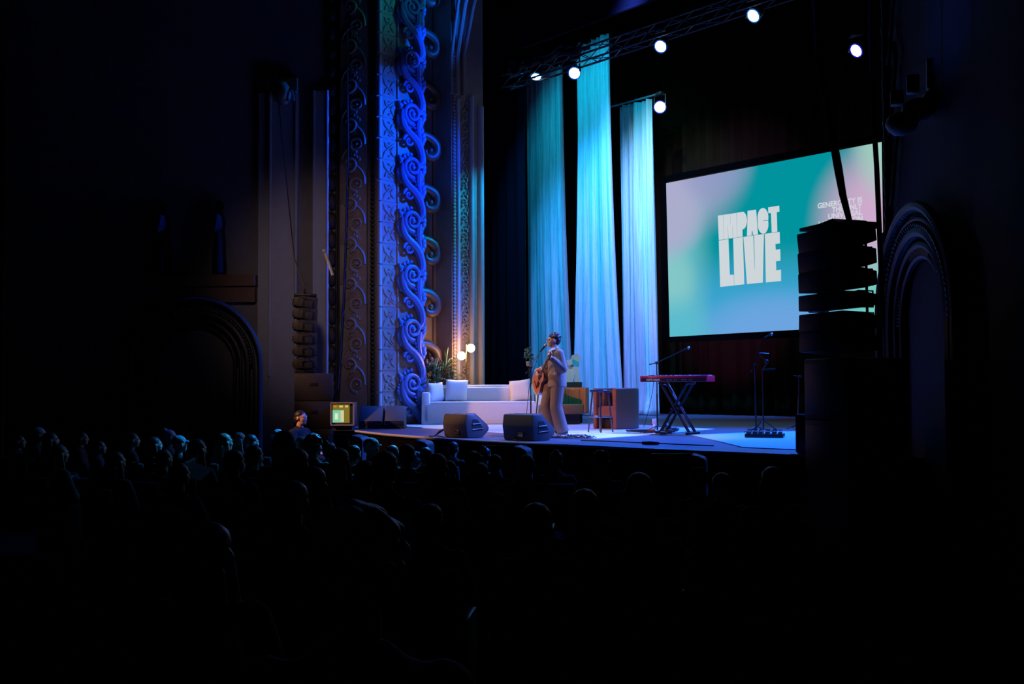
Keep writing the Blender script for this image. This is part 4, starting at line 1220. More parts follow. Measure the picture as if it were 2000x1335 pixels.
ob = bpy.data.objects.new('t', cu); COL.objects.link(ob); bpy.context.view_layer.update()
me = bpy.data.meshes.new_from_object(ob.evaluated_get(bpy.context.evaluated_depsgraph_get())); bpy.data.objects.remove(ob)
lo = link('maker_lettering', me, mat('lettering_white', (.8, .78, .75), .5), root)
lo.rotation_euler = (math.pi / 2, 0, 0); lo.location = (-Wk / 2 + .13, -.009, Hk * .22)
# X stand
sx = empty('keyboard_stand', (kb.x, kb.y, STG + .002), rzk, 'black double X keyboard stand under the red keyboard', 'stand')
off = Vector((root.location.x - kb.x, root.location.y - kb.y, 0)); off = Matrix.Rotation(-rzk, 3, 'Z') @ off
zt_ = zk0 - STG - .03
cx0 = off.x; cy0 = off.y + Dk / 2
stm = mat('stand_black', (.03, .03, .035), .35, .5)
for k, yy in enumerate((-.15, -.09, .09, .15)):
    for sg in (1, -1):
        if k in (1, 2) and False: continue
        m = MB(); m.tube([(cx0 - sg * .28, cy0 + yy, .03), (cx0 + sg * .25, cy0 + yy, zt_)], .014, 8); m.build('strut', stm, sx)
for sg in (1, -1):
    m = MB(); m.tube([(cx0 - sg * .29, cy0 - .25, .02), (cx0 - sg * .29, cy0 + .25, .02)], .02, 8); m.ball((cx0 - sg * .29, cy0 - .25, .02), .024, 1); m.ball((cx0 - sg * .29, cy0 + .25, .02), .024, 1); m.build('foot_bar', stm, sx)
    m = MB(); m.tube([(cx0 + sg * .26, cy0 - .18, zt_), (cx0 + sg * .26, cy0 + .18, zt_)], .017, 8); m.build('top_bar', stm, sx)
m = MB(); m.tube([(cx0 - .03, cy0 - .2, zt_ * .5), (cx0 - .03, cy0 + .2, zt_ * .5)], .016, 8); m.build('pivot', stm, sx)
# cable loop behind the keyboard
m = MB(); pA = Pf(1290, 741, kb) - ax * 0; m.tube(bez(Pf(1291, 740, A_), Pf(1290, 750, A_), Pf(1303, 752, A_), 8), .006, 6)
o = m.build('keyboard_cable', mat('pale_cable', (.5, .55, .6), .4)); o.location = (FV * -.0).to_tuple(); tag(o, 'pale cable looping from the back of the red keyboard', 'cable')
# keyboard mic stand
pm = ground(1284, 843)
mic_stand('microphone stand in front of the keyboard with a long raised boom', pm, Pf(1284, 708, pm).z, Pf(1333, 684, pm), Pf(1270, 711, pm))
mic('microphone at the end of the raised boom over the keyboard', Pf(1347.5, 678, pm), Pf(1333, 684, pm))
# small things on the floor by the keyboard
q_ = ground(1269, 846); m = MB(); m.box((0, 0, .035), (.17, .11, .06), Matrix.Rotation(.4, 3, 'Z'), .01); m.ball((.0, 0, .07), .018, 1)
o = m.build('effects_pedal', mat('orange_plastic', (.8, .12, .03), .4)); o.location = (q_.x, q_.y, STG + .013); tag(o, 'orange effects pedal on the floor by the keyboard stand', 'pedal')
q_ = ground(1279, 840); m = MB(); m.box((0, 0, .16), (.09, .07, .10), Matrix.Rotation(.9, 3, 'Z'), .008); m.box((0, 0, .055), (.05, .05, .11)); 
o = m.build('white_cube', mat('white_plastic', (.85, .75, .7), .5)); o.location = (q_.x, q_.y, STG + .013); tag(o, 'small white box standing by the foot of the keyboard microphone stand', 'box'); o.name = 'power_adapter'
q_ = ground(1290, 842); m = MB(); m.lathe([(0, 0), (.09, 0), (.09, .05), (.05, .12), (.02, .14), (0, .14)], 18)
o = m.build('stand_weight', mat('brown_weight', (.08, .05, .03), .4)); o.location = (q_.x + .05, q_.y + .12, STG + .013); tag(o, 'dark rounded weight at the foot of the keyboard microphone stand', 'weight')
def coil(name, lab, pxs, r, n, spread, seed, material=rubber):
    rnd = random.Random(seed); m = MB()
    for i in range(n):
        pts = []
        c = rnd.choice(pxs); base = ground(*c); a0 = rnd.random() * 6.28; R = rnd.uniform(.4, 1) * spread
        for k in range(17):
            a = a0 + k / 16 * rnd.uniform(4.5, 6.5) if k == 0 else a + .36
            pts.append(Vector((base.x + R * math.cos(a) * (1 + .15 * math.sin(3 * a + i)) , base.y + R * .7 * math.sin(a), STG + .018 + r + .022 * rnd.random())))
        m.tube(pts, r, 5)
    return tag(m.build(name, material), lab, 'cable')
blue_cable = mat('glossy_cable', (.04, .05, .08), .3)
coil('coiled_cable', 'tangle of coiled dark cables on the floor at the singer\'s feet', [(1110, 855), (1122, 857), (1135, 856), (1145, 857), (1100, 858), (1128, 854)], .006, 16, .24, 1, blue_cable)
coil('coiled_cable', 'dark cables tangled around the keyboard microphone stand base', [(1255, 844), (1262, 846), (1275, 847), (1295, 846), (1305, 844)], .007, 14, .22, 2)
q_ = ground(1246, 846); m = MB()
m.box((0, 0, .03), (.42, .22, .03), Matrix.Rotation(.8, 3, 'Z') @ Matrix.Rotation(.04, 3, 'Y'), .006); m.box((.02, .0, .05), (.3, .16, .02), Matrix.Rotation(.95, 3, 'Z'), .004)
o = m.build('sheet_folder', mat('dark_folder', (.10, .07, .09), .6)); o.location = (q_.x, q_.y, STG + .013); tag(o, 'dark flat folder lying on the rug beside the tub chair', 'folder')
for k, (px, py) in enumerate(((1308, 846), (1318, 842), (1296, 850))):
    q_ = ground(px, py); m = MB(); m.box((0, 0, .025), (.12, .16, .04), Matrix.Rotation(.3 * k, 3, 'Z'), .008); m.box((0, -.02, .05), (.08, .1, .012), Matrix.Rotation(.3 * k, 3, 'Z') @ Matrix.Rotation(.12, 3, 'X'), .003)
    o = m.build('sustain_pedal', mat('pedal_dark', (.02, .03, .05), .35)); o.location = (q_.x, q_.y, STG + .013)
    tag(o, ('dark foot pedal on the floor just left of the keyboard stand leg', 'dark foot pedal farther back beneath the keyboard', 'dark foot pedal nearest the audience below the keyboard')[k], 'pedal')
# pedals at the singer's feet
q_ = ground(1084, 855); m = MB()
m.box((0, 0, .02), (.36, .16, .03), Matrix.Rotation(.5, 3, 'Z'), .005); m.build
o = m.build('pedal_board', mat('pedal_dark', (0, 0, 0))); o.location = (q_.x, q_.y, STG + .002); tag(o, 'flat dark pedal on the stage floor in front of the singer\'s shoes', 'pedal')
q_ = ground(1079, 853.5); m = MB(); m.box((0, 0, .02), (.08, .06, .035), None, .006); o = m.build('tuner_pedal', mat('cream_pedal', (.8, .65, .35), .4)); o.location = (q_.x, q_.y, STG + .04); tag(o, 'small cream tuner pedal by the singer\'s shoe', 'pedal')
# cable with connector on the stage lip
m = MB(); a = ground(1130, 863); b = ground(1250, 868); c = ground(1282, 869); d = ground(1390, 874)
up = Vector((0, .05, .025))
m.tube(bez(a + up, a.lerp(b, .5) + up + Vector((0, .1, 0)), b + up, 10), .009, 6); m.tube(bez(c + up, c.lerp(d, .5) + up - Vector((0, .05, 0)), d + up, 10), .009, 6)
m.tube([b + up, b.lerp(c, .5) + up, c + up], [.02, .03, .02], 8); m.box(b.lerp(c, .3) + up, (.16, .05, .045), Matrix.Rotation(.1, 3, 'Z'), .01); m.box(b.lerp(c, .8) + up, (.12, .05, .04), Matrix.Rotation(.1, 3, 'Z'), .01)
tag(m.build('stage_cable', rubber), 'black cable with bulky connector lying along the front lip of the stage', 'cable')
m = MB(); a = Pf(1280, 742, kb); 
m.tube(bez(Pf(1277, 742, A_), Pf(1272, 790, A_), Pf(1257, 834, A_), 12), .005, 5)
tag(m.build('keyboard_cable', rubber), 'thin black cable hanging from the left part of the keyboard to the floor', 'cable')
# ------------------------------------------------------------------ right cluster
pb = ground(1494, 855)
rb = math.atan2(RV.y, RV.x) - .35
root = empty('pedalboard', (pb.x, pb.y, STG + .014), rb, 'dark pedalboard crowded with small pedals on the right-hand rug', 'pedalboard')
m = MB(); m.box((0, 0, .03), (.60, .34, .06), None, .01); m.build('board', blackm, root)
rnd = random.Random(12); cols = [(.20, .10, .09), (.04, .04, .05), (.25, .07, .06), (.12, .10, .09), (.03, .04, .05), (.30, .16, .15)]
for i in range(11):
    x = -.25 + (i % 6) * .10 + rnd.uniform(-.01, .01); y = -.08 if i < 6 else .09
    m = MB(); m.box((x, y, .078), (.062, .10, .035), Matrix.Rotation(rnd.uniform(-.1, .1), 3, 'Z'), .008)
    for k in (-1, 1): m.lathe([(0, 0), (.01, 0), (.008, .02), (0, .02)], 8, Matrix.Translation((x + .018 * k, y + .03, .11)))
    m.lathe([(0, 0), (.012, 0), (.012, .015), (0, .015)], 8, Matrix.Translation((x, y - .03, .11)))
    m.build('pedal', mat('pedal_c%d' % (i % 6), cols[i % 6], .4), root)
pA = ground(1477, 845); topA = Pf(1474, 712, pA)
mic_stand('dark microphone stand behind the pedalboard with raised boom', pA, topA.z, Pf(1490, 662, pA), Pf(1468, 724, pA), lean=topA)
mic('microphone on the right-hand stand, just below the screen edge', Pf(1510, 651, pA), Pf(1488, 661, pA))
pB = ground(1491, 843)
root = empty('music_stand', (pB.x, pB.y, STG + .014), ANG, 'dark music stand with folded desk behind the pedalboard', 'music stand')
zb_ = Pf(1490, 722, pB).z - STG
m = MB(); m.tube([(0, 0, .02), (0, 0, zb_)], .012, 8); m.build('pole', blackm, root)
for k in range(3):
    a = 2.1 * k; m = MB(); m.tube([(0, 0, .2), (.26 * math.cos(a), .26 * math.sin(a), .01)], .009, 6); m.build('leg', blackm, root)
m = MB(); m.box((.12, 0, zb_), (.22, .06, .03), None, .008); m.tube([(0, 0, zb_ - .02), (.10, 0, zb_ + .12), (-.08, 0, zb_ + .30), (.12, 0, zb_ + .28)], .014, 6); m.ball((.08, 0, zb_ + .13), (.04, .03, .05), 2); m.build('desk', blackm, root)
pC = ground(1558, 838); topC = Pf(1561, 735, pC)
mic_stand('slim dark stand with short horizontal head at the far right behind the black case', pC, topC.z, Pf(1550, 733, pC), Pf(1563, 737, pC), lean=topC)
# guitar stand rod
pD = ground(1570, 842)
m = MB(); m.tube([Pf(1571, 840, pD), Pf(1578, 787, pD)], .014, 8); m.tube([Pf(1571, 840, pD), Pf(1560, 842, pD)], .012, 7)
tag(m.build('guitar_stand', mat('blue_rod', (.3, .35, .45), .3, .6)), 'slanting thin metal stand sticking up behind the black case at right', 'stand')
# black case on the stage edge
pK = P(1538, 886, z=STG)
root = empty('black_speaker_case', (pK.x + .10, pK.y - .02, STG + .002), math.radians(3), 'black speaker case standing on the right end of the stage edge', 'case')
zh = P(1538, 808, t=(pK - C0).length).z - STG
m = MB(); m.box((.36, .34, zh / 2), (.72, .52, zh), None, .012); m.build('case_body', mat('case_black', (.02, .018, .02), .5), root, True, 30)
m = MB()
for x_, y_ in ((0, .08), (.72, .08), (0, .60)): m.tube([(x_, y_, .02), (x_, y_, zh - .02)], .012, 6)
m.tube([(0, .08, zh), (.72, .08, zh)], .010, 6); m.tube([(0, .08, zh), (0, .6, zh)], .010, 6)
m.build('edge_trim', mat('bezel_grey', (0, 0, 0)), root)
m = MB(); m.box((-.02, .32, zh * .45), (.05, .10, .08), None, .01); m.build('latch', blackm, root)
# ------------------------------------------------------------------ the singer
SR = math.radians(143.1 + 4)
root = empty('person', (SB.x, SB.y, STG + .014), SR, 'person singing at a microphone and playing an acoustic guitar, in loose grey-brown jacket and trousers', 'person')
hx, hy, hz = 0, .03, 1.625
skin = mat('skin', (.62, .36, .26), .5, noise=.05, scale=20)
def head_shapes(m, c, s=1.0, face=1):
    x, y, z = c
    def b(dx, dy, dz, rx, ry, rz, sub=2): m.ball((x + dx * s, y + dy * s, z + dz * s), (rx * s, ry * s, rz * s), sub)
    b(0, -.012, .03, .077, .094, .086, 3)           # cranium
    b(0, .035, -.015, .062, .060, .085, 3)          # face
    b(0, .045, -.070, .045, .045, .038)             # jaw
    b(0, .078, -.090, .020, .018, .016)             # chin
    b(0, .100, -.012, .011, .018, .024)             # nose
    b(0, .108, -.024, .015, .012, .010)
    b(0, .085, .012, .010, .020, .03)
    for k in (-1, 1):
        b(k * .032, .080, .030, .026, .016, .010)   # brow
        b(k * .040, .062, -.022, .022, .022, .020)  # cheek
        b(k * .079, -.010, -.008, .010, .022, .032) # ear
    b(0, .090, -.052, .022, .011, .006); b(0, .088, -.062, .020, .011, .006)  # lips
def fingers(m, palm, d, nrm, side, curl, r=.0085, lens=(.07, .078, .072, .058), thumb=True):
    """palm centre, finger direction d, palm normal nrm, side axis; curl bends towards nrm"""
    for k in range(4):
        o = palm + side * ((k - 1.5) * .019) + d * .04
        l = lens[k]; p = [o]
        cur = d.copy()
        for j in range(3):
            cur = (cur + nrm * curl * .8).normalized(); p.append(p[-1] + cur * l * (.42, .33, .25)[j])
        for a, b_ in zip(p[:-1], p[1:]): m.cap(a, b_, r, r * .93, 1)
    if thumb:
        a = palm - side * .035 - d * .02; b_ = a - side * .03 + d * .03 + nrm * .01; c_ = b_ + d * .03 + nrm * .015
        m.cap(a, b_, .012, .010, 1); m.cap(b_, c_, .010, .008, 1)
LS, LE, LW = Vector((-.19, -.04, 1.395)), Vector((-.25, -.09, 1.13)), Vector((-.285, .11, 1.315))
RS, RE, RW = Vector((.19, -.01, 1.395)), Vector((.29, .10, 1.15)), Vector((.17, .27, 1.10))
LH = Vector((-.285, .165, 1.355)); RH = Vector((.10, .31, 1.105))
m = MB()
head_shapes(m, (hx, hy, hz))
m.cap((0, -.02, 1.42), (0, .015, 1.56), .062, .055)
m.ball((0, -.02, 1.24), (.165, .11, .24)); m.ball((0, -.02, 1.38), (.17, .09, .08)); m.ball((0, 0, .98), (.15, .11, .12))
for S_, E_, W__, H_ in ((LS, LE, LW, LH), (RS, RE, RW, RH)):
    m.cap(S_, E_, .05, .04); m.cap(E_, W__, .04, .028); m.cap(W__, H_, .026, .03)
    m.ball(H_, (.032, .034, .036))
for hp, kn, an in (((-.09, -.02, .95), (-.11, .0, .5), (-.11, -.12, .09)), ((.09, .03, .95), (.11, .13, .5), (.11, .02, .09))):
    m.cap(hp, kn, .085, .055); m.cap(kn, an, .052, .036)
nk = Vector((-.74, -.18, .62)).normalized(); gm = Vector((-.12, .98, -.05)); gm = (gm - nk * gm.dot(nk)).normalized(); gw = nk.cross(gm).normalized()
fingers(m, LH, (gw * -1 + nk * .3).normalized() * 1.0 if (gw.z < 0) else gw, gm * -1, nk, .25)
fingers(m, RH, (Vector((-.6, .1, -.8))).normalized(), gm * -1, nk * -1, .3)
link('body', blob(m, .0065, 2), skin, root)
# jacket
jk = mat('jacket_cloth', (.22, .165, .125), .85, noise=.3, scale=70, bump=.08)
m = MB()
m.lathe([(0, .82), (.205, .82), (.208, .86), (.200, 1.0), (.190, 1.2), (.180, 1.34), (.13, 1.43), (0, 1.47)], 28, Matrix.Translation((0, -.03, 0)) @ Matrix.Diagonal((1, .80, 1, 1)))
m.ball((0, -.05, 1.415), (.15, .085, .055)); m.cap((-.05, -.055, 1.45), (.05, -.055, 1.45), .04, .04)
for S_, E_, W__ in ((LS, LE, LW), (RS, RE, RW)):
    m.cap(S_, E_, .085, .078); m.cap(E_, E_.lerp(W__, .88), .075, .052)
m.cap((-.15, -.03, 1.38), (.15, -.02, 1.38), .078, .078)
link('jacket', blob(m, .011, 3), jk, root)
m = MB(); m.box((-.185, .03, 1.05), (.012, .05, .04), Matrix.Rotation(.3, 3, 'X'), .002); m.build('patch_label', mat('label_white', (.8, .75, .65), .6), root)
for k in (-1, 1):
    m = MB(); m.tube([(k * .075, -.05, 1.475), (k * .06, .05, 1.445), (k * .02, .105, 1.36)], [.02, .024, .014], 6); m.build('collar', jk, root)
m = MB(); m.cap((-.055, .075, 1.43), (.0, .11, 1.34), .03, .03); m.cap((.05, .075, 1.43), (0, .11, 1.34), .03, .03); m.ball((0, .07, 1.39), (.06, .03, .05)); 
link('undershirt', blob(m, .01, 2), mat('olive_shirt', (.22, .19, .12), .8), root)
# trousers
tr = mat('trouser_cloth', (.17, .115, .085), .85, noise=.12, scale=30, bump=.12)
m = MB()
m.ball((0, -.02, .90), (.155, .12, .12))
for k, (hp, kn, an) in enumerate((((-.09, -.03, .86), (-.105, .01, .48), (-.115, -.10, .09)), ((.09, .06, .86), (.11, .14, .50), (.115, .03, .09)))):
    m.cap(hp, kn, .118, .108); m.ball(kn, .108); m.tube([kn, (an[0], an[1], .045)], [.108, .118], 16)
link('trousers', blob(m, .012, 3), tr, root)
# shoes
for an in ((-.115, -.10), (.115, .03)):
    m = MB(); m.box((an[0], an[1] + .04, .045), (.095, .27, .075), None, .03); m.box((an[0], an[1] + .04, .012), (.10, .285, .024), None, .008)
    m.build('shoe', mat('shoe_black', (.02, .02, .025), .4), root)
    m = MB(); m.box((an[0], an[1] + .04, .014), (.104, .289, .016), None, .004); m.build('sole', mat('sole_white', (.6, .6, .65), .6), root)
# hair
m = MB(); rnd = random.Random(7)
m.ball((0, -.005, 1.675), (.088, .108, .078)); m.ball((0, -.045, 1.635), (.080, .062, .075)); m.ball((0, -.045, 1.585), (.058, .038, .04))
for i in range(60):
    a = rnd.uniform(0, 6.28); e = rnd.uniform(.15, 1.5)
    c = Vector((.083 * math.cos(a) * math.cos(e), -.005 + .103 * math.sin(a) * math.cos(e), 1.68 + .078 * math.sin(e)))
    m.ball(c, rnd.uniform(.012, .021), 1)
for i in range(9): m.ball((-.06 + .015 * i, .088 - .004 * abs(i - 4), 1.69 + .006 * (i % 3)), .021, 1)
link('hair', blob(m, .006, 4), mat('dark_hair', (.03, .018, .015), .5, noise=.3, scale=60), root)
m = MB()
for k in (-1, 1):
    pts = [(k * .033 + .022 * math.cos(a * math.pi / 8), .030 + .108, 1.637 + .018 * math.sin(a * math.pi / 8)) for a in range(17)]
    m.tube(pts, .0022, 5); m.tube([(k * .055, .135, 1.64), (k * .078, .05, 1.635)], .002, 5)
m.tube([(-.011, .138, 1.64), (.011, .138, 1.64)], .002, 5)
m.build('eyeglasses', mat('wire_frame', (.8, .8, .9), .2, 1.0), root)
for k in (-1, 1):
    m = MB(); m.ball((k * .032, .030 + .082, 1.637), .0125, 2); m.build('eye', mat('eye_white', (.8, .8, .8), .2), root)
# guitar: a thing of its own, hanging on the strap
G0 = Vector((.21, .27, .93))
RM = Matrix.Translation(root.location) @ Matrix.Rotation(SR, 4, 'Z')
gl = Matrix((gw, nk, gm)).transposed().to_4x4(); gl.translation = G0
GM = RM @ gl
groot = empty('acoustic_guitar', (0, 0, 0), 0, 'brown acoustic guitar with dark pickguard held by the singer', 'guitar')
groot.matrix_world = GM
def gout(n=48):
    pts = []
    prof = [(-.23, 0), (-.225, .09), (-.19, .155), (-.12, .193), (-.05, .19), (.02, .155), (.075, .125), (.12, .122), (.17, .138), (.21, .135), (.245, .10), (.262, .05), (.265, 0)]
    for y, x in prof: pts.append((x, y))
    for y, x in prof[-2:0:-1]: pts.append((-x, y))
    return pts
m = MB(); m.prism(gout(), Matrix.Translation((0, 0, -.10)), .095, .006); m.build('guitar_body', mat('mahogany', (.20, .06, .025), .3, coat=.5), groot, True, 35)
m = MB(); m.prism([(x * .985, y * .985) for x, y in gout()], Matrix.Translation((0, 0, -.006)), .006); m.build('soundboard', mat('sunburst_top', (.50, .17, .05), .3, noise=.2, scale=12, coat=.5), groot, True, 35)
m = MB(); o_ = gout(); m.tube([(x, y, 0) for x, y in o_ + o_[:1]], .005, 5); m.build('binding', mat('cream_binding', (.75, .65, .45), .4), groot)
m = MB(); m.lathe([(0, .001), (.048, .001), (.048, .0025), (0, .0025)], 28, Matrix.Translation((0, .09, 0))); m.build('sound_hole', black, groot)
m = MB(); m.prism([(.02, .03), (.10, .05), (.12, -.04), (.06, -.09), (.015, -.03)], Matrix.Translation((0, 0, .0005)), .002); m.build('pickguard', mat('pickguard_dark', (.03, .012, .008), .2), groot)
m = MB(); m.box((0, -.10, .006), (.17, .03, .011), None, .003); m.build('bridge', mat('dark_wood', (.05, .025, .015), .4), groot)
m = MB(); m.box((0, .40, .006), (.05, .36, .018), None, .005); m.build('neck', mat('neck_wood', (.12, .06, .03), .4), groot)
m = MB(); m.prism([(-.028, .58), (.028, .58), (.036, .76), (-.036, .76)], Matrix.Translation((0, 0, -.006)), .014, .003)
m.build('headstock', mat('neck_wood', (0, 0, 0)), groot)
m = MB()
for k in range(3):
    for sx_ in (-1, 1): m.tube([(sx_ * .03, .62 + .05 * k, 0), (sx_ * .052, .62 + .05 * k, 0)], .006, 6); m.ball((sx_ * .055, .62 + .05 * k, 0), .009, 1)
m.build('tuning_pegs', chrome, groot)
m = MB()
for k in range(6): m.tube([(-.02 + .008 * k, -.10, .014), (-.016 + .0064 * k, .585, .018)], .0012, 4)
m.build('strings', mat('string_bronze', (.7, .6, .4), .3, 1.0), groot)
# strap over the shoulder (child of the guitar)
GI = GM.inverted()
def g2(p): return GI @ (RM @ Vector(p))
m = MB()
pts = [(-.30, .12, 1.28), (-.20, .14, 1.36), (-.12, .10, 1.46), (-.05, -.02, 1.50), (.05, -.14, 1.42), (.14, -.19, 1.2), (.24, -.12, 1.02), (.26, .06, .93), (.25, .17, .90)]
pts = [Vector(p) for p in pts]; fine = []
for i in range(len(pts) - 1):
    for k in range(4): fine.append(pts[i].lerp(pts[i + 1], k / 4))
fine.append(pts[-1]); prev = None
for i, p in enumerate(fine):
    d = (fine[min(i + 1, len(fine) - 1)] - fine[max(0, i - 1)]).normalized(); c = Vector((0, -.03, p.z)) ; nrm = (p - c).normalized(); sd = d.cross(nrm).normalized() * .024
    a, b = m.bm.verts.new(g2(p - sd)), m.bm.verts.new(g2(p + sd))
    if prev: m.bm.faces.new((prev[0], prev[1], b, a))
    prev = (a, b)
o = m.build('strap', mat('tan_strap', (.45, .35, .24), .7), groot); s_ = o.modifiers.new('t', 'SOLIDIFY'); s_.thickness = .003
# ------------------------------------------------------------------ the audience
def person_meshes():
    V = {}
    m = MB()
    m.bm.free(); m = MB()
    c = (0, -.07, 1.185)
    head_shapes(m, c)
    m.cap((0, -.10, 1.0), (0, -.085, 1.12), .058, .052)
    m.ball((0, -.10, .80), (.155, .10, .24)); m.ball((0, -.10, .97), (.16, .08, .07))
    for k in (-1, 1):
        m.cap((k * .17, -.10, .97), (k * .23, -.02, .70), .048, .04); m.cap((k * .23, -.02, .70), (k * .08, .20, .64), .038, .028)
        m.ball((k * .06, .23, .64), (.045, .04, .025))
        for f in range(4): m.cap((k * (.06 - .02 * f + .03), .25, .64), (k * (.05 - .02 * f + .03), .31, .625), .009, .008, 1)
        m.cap((k * .09, .23, .65), (k * .09 - .0, .27, .665), .010, .008, 1)
        m.cap((k * .10, -.03, .56), (k * .13, .40, .54), .08, .058); m.cap((k * .13, .40, .54), (k * .13, .40, .09), .055, .038)
        m.cap((k * .13, .39, .045), (k * .13, .50, .045), .042, .036)
    m.ball((0, -.06, .57), (.17, .13, .10))
    V['body'] = blob(m, .012, 2)
    m = MB()
    m.ball((0, -.10, .82), (.19, .135, .26)); m.ball((0, -.10, .97), (.19, .10, .075)); m.cap((-.05, -.11, 1.02), (.05, -.11, 1.02), .05, .05)
    for k in (-1, 1):
        m.cap((k * .18, -.10, .96), (k * .245, -.02, .70), .07, .062); m.cap((k * .245, -.02, .70), (k * .11, .16, .645), .058, .042)
    m.cap((-.1, -.07, .60), (.1, -.07, .60), .13, .13)
    V['top'] = blob(m, .018, 2)
    m = MB()
    for k in (-1, 1):
        m.cap((k * .10, -.03, .57), (k * .13, .41, .55), .092, .072); m.cap((k * .13, .41, .55), (k * .13, .40, .10), .07, .055)
    V['trousers'] = blob(m, .02, 2)
    def hair(kind):
        m = MB(); rnd = random.Random(5); x, y, z = c
        if kind in ('short', 'bun', 'curly', 'long'):
            m.ball((x, y - .022, z + .045), (.086, .098, .085)); m.ball((x, y - .055, z - .005), (.082, .065, .085))
        if kind == 'short': m.ball((x, y - .06, z - .05), (.066, .045, .045)); 
        if kind == 'bun': m.ball((x, y - .09, z + .115), .042); m.ball((x, y - .06, z - .05), (.06, .045, .045))
        if kind == 'curly':
            for i in range(80):
                a = rnd.uniform(0, 6.28); e = rnd.uniform(-.3, 1.5)
                if math.sin(a) > .35 and e < .6: continue
                m.ball((x + .09 * math.cos(a) * math.cos(e), y - .025 + .105 * math.sin(a) * math.cos(e), z + .045 + .09 * math.sin(e)), rnd.uniform(.018, .03), 1)
        if kind == 'long':
            m.ball((x, y - .07, z - .06), (.095, .06, .12)); m.ball((x, y - .085, z - .17), (.11, .055, .13))
            for k in (-1, 1): m.cap((k * .075, y - .02, z + .0), (k * .095, y + .0, z - .2), .025, .03)
            for k in range(9): m.cap((-.08 + .02 * k, y - .1, z - .05), (-.1 + .025 * k, y - .115, z - .30), .02, .014, 1)
        if kind == 'bald':
            m.ball((x, y - .045, z - .02), (.083, .065, .05)); m.ball((x, y - .06, z - .05), (.066, .045, .04))
        if kind == 'cap':
            m.ball((x, y - .02, z + .05), (.088, .102, .085)); m.cap((x - .04, y + .08, z + .045), (x + .04, y + .08, z + .045), .02, .02); m.ball((x, y + .12, z + .04), (.065, .06, .012))
        if kind == 'beanie':
            m.ball((x, y - .02, z + .055), (.093, .106, .10)); 
            for i in range(24): m.ball((x + .092 * math.cos(i * .262), y - .02 + .104 * math.sin(i * .262), z + .02), (.018, .018, .028), 1)
        return blob(m, .008, 2)
    for k in ('short', 'bun', 'curly', 'long', 'bald', 'cap', 'beanie'): V[k] = hair(k)
    return V
PM = person_meshes()
for me_ in PM.values():
    me_.materials.clear(); me_.materials.append(skin)
HM = {'dk': mat('hair_dark', (.02, .014, .012), .5, noise=.3, scale=50), 'bl': mat('hair_blond', (.42, .30, .17), .5, noise=.3, scale=50), 'gr': mat('hair_grey', (.40, .38, .38), .5, noise=.3, scale=50),
      'br': mat('hair_brown', (.09, .05, .03), .5, noise=.3, scale=50), 'wh': mat('cap_white', (.7, .7, .68), .8), 'te': mat('cap_teal', (.15, .35, .36), .8), 'nv': mat('beanie_navy', (.02, .03, .05), .9)}
TM = {'k': mat('top_black', (.010, .010, .012), .9), 'n': mat('top_navy', (.012, .015, .03), .9), 'g': mat('top_grey', (.05, .05, .055), .9), 'b': mat('top_brown', (.05, .025, .015), .9), 'w': mat('top_light', (.45, .45, .48), .9)}
PT = mat('trousers_dark', (.010, .010, .013), .9)
def part(me, name, parent, material):
    o = bpy.data.objects.new(name, me); COL.objects.link(o); o.parent = parent
    o.material_slots[0].link = 'OBJECT'; o.material_slots[0].material = material
    return o
def seat_meshes():
    S = {}
    m = MB(); m.box((0, -.27, .66), (.46, .09, .56), Matrix.Rotation(.10, 3, 'X'), .035); S['backrest'] = m
    m = MB(); m.box((0, .0, .40), (.44, .42, .10), None, .03); S['seat'] = m
    m = MB(); m.box((-.245, -.02, .30), (.035, .42, .60), None, .012); S['armrest'] = m
    m = MB(); m.box((.245, -.02, .30), (.035, .42, .60), None, .012); S['armrest2'] = m
    out = {}
    for k, m in S.items():
        bmesh.ops.recalc_face_normals(m.bm, faces=m.bm.faces[:]); me = bpy.data.meshes.new(k); m.bm.to_mesh(me); m.bm.free(); me.shade_smooth(); me.set_sharp_from_angle(angle=.7); out[k] = me
    return out
SMESH = seat_meshes()
seat_cloth = mat('seat_velvet', (.03, .010, .012), .9); seat_wood = mat('seat_wood', (.03, .018, .012), .45)
SMESH['backrest'].materials.append(seat_cloth); SMESH['seat'].materials.append(seat_cloth); SMESH['armrest'].materials.append(seat_wood); SMESH['armrest2'].materials.append(seat_wood)
TGT = Vector((-13.2, 12.8, 0))
placed = []
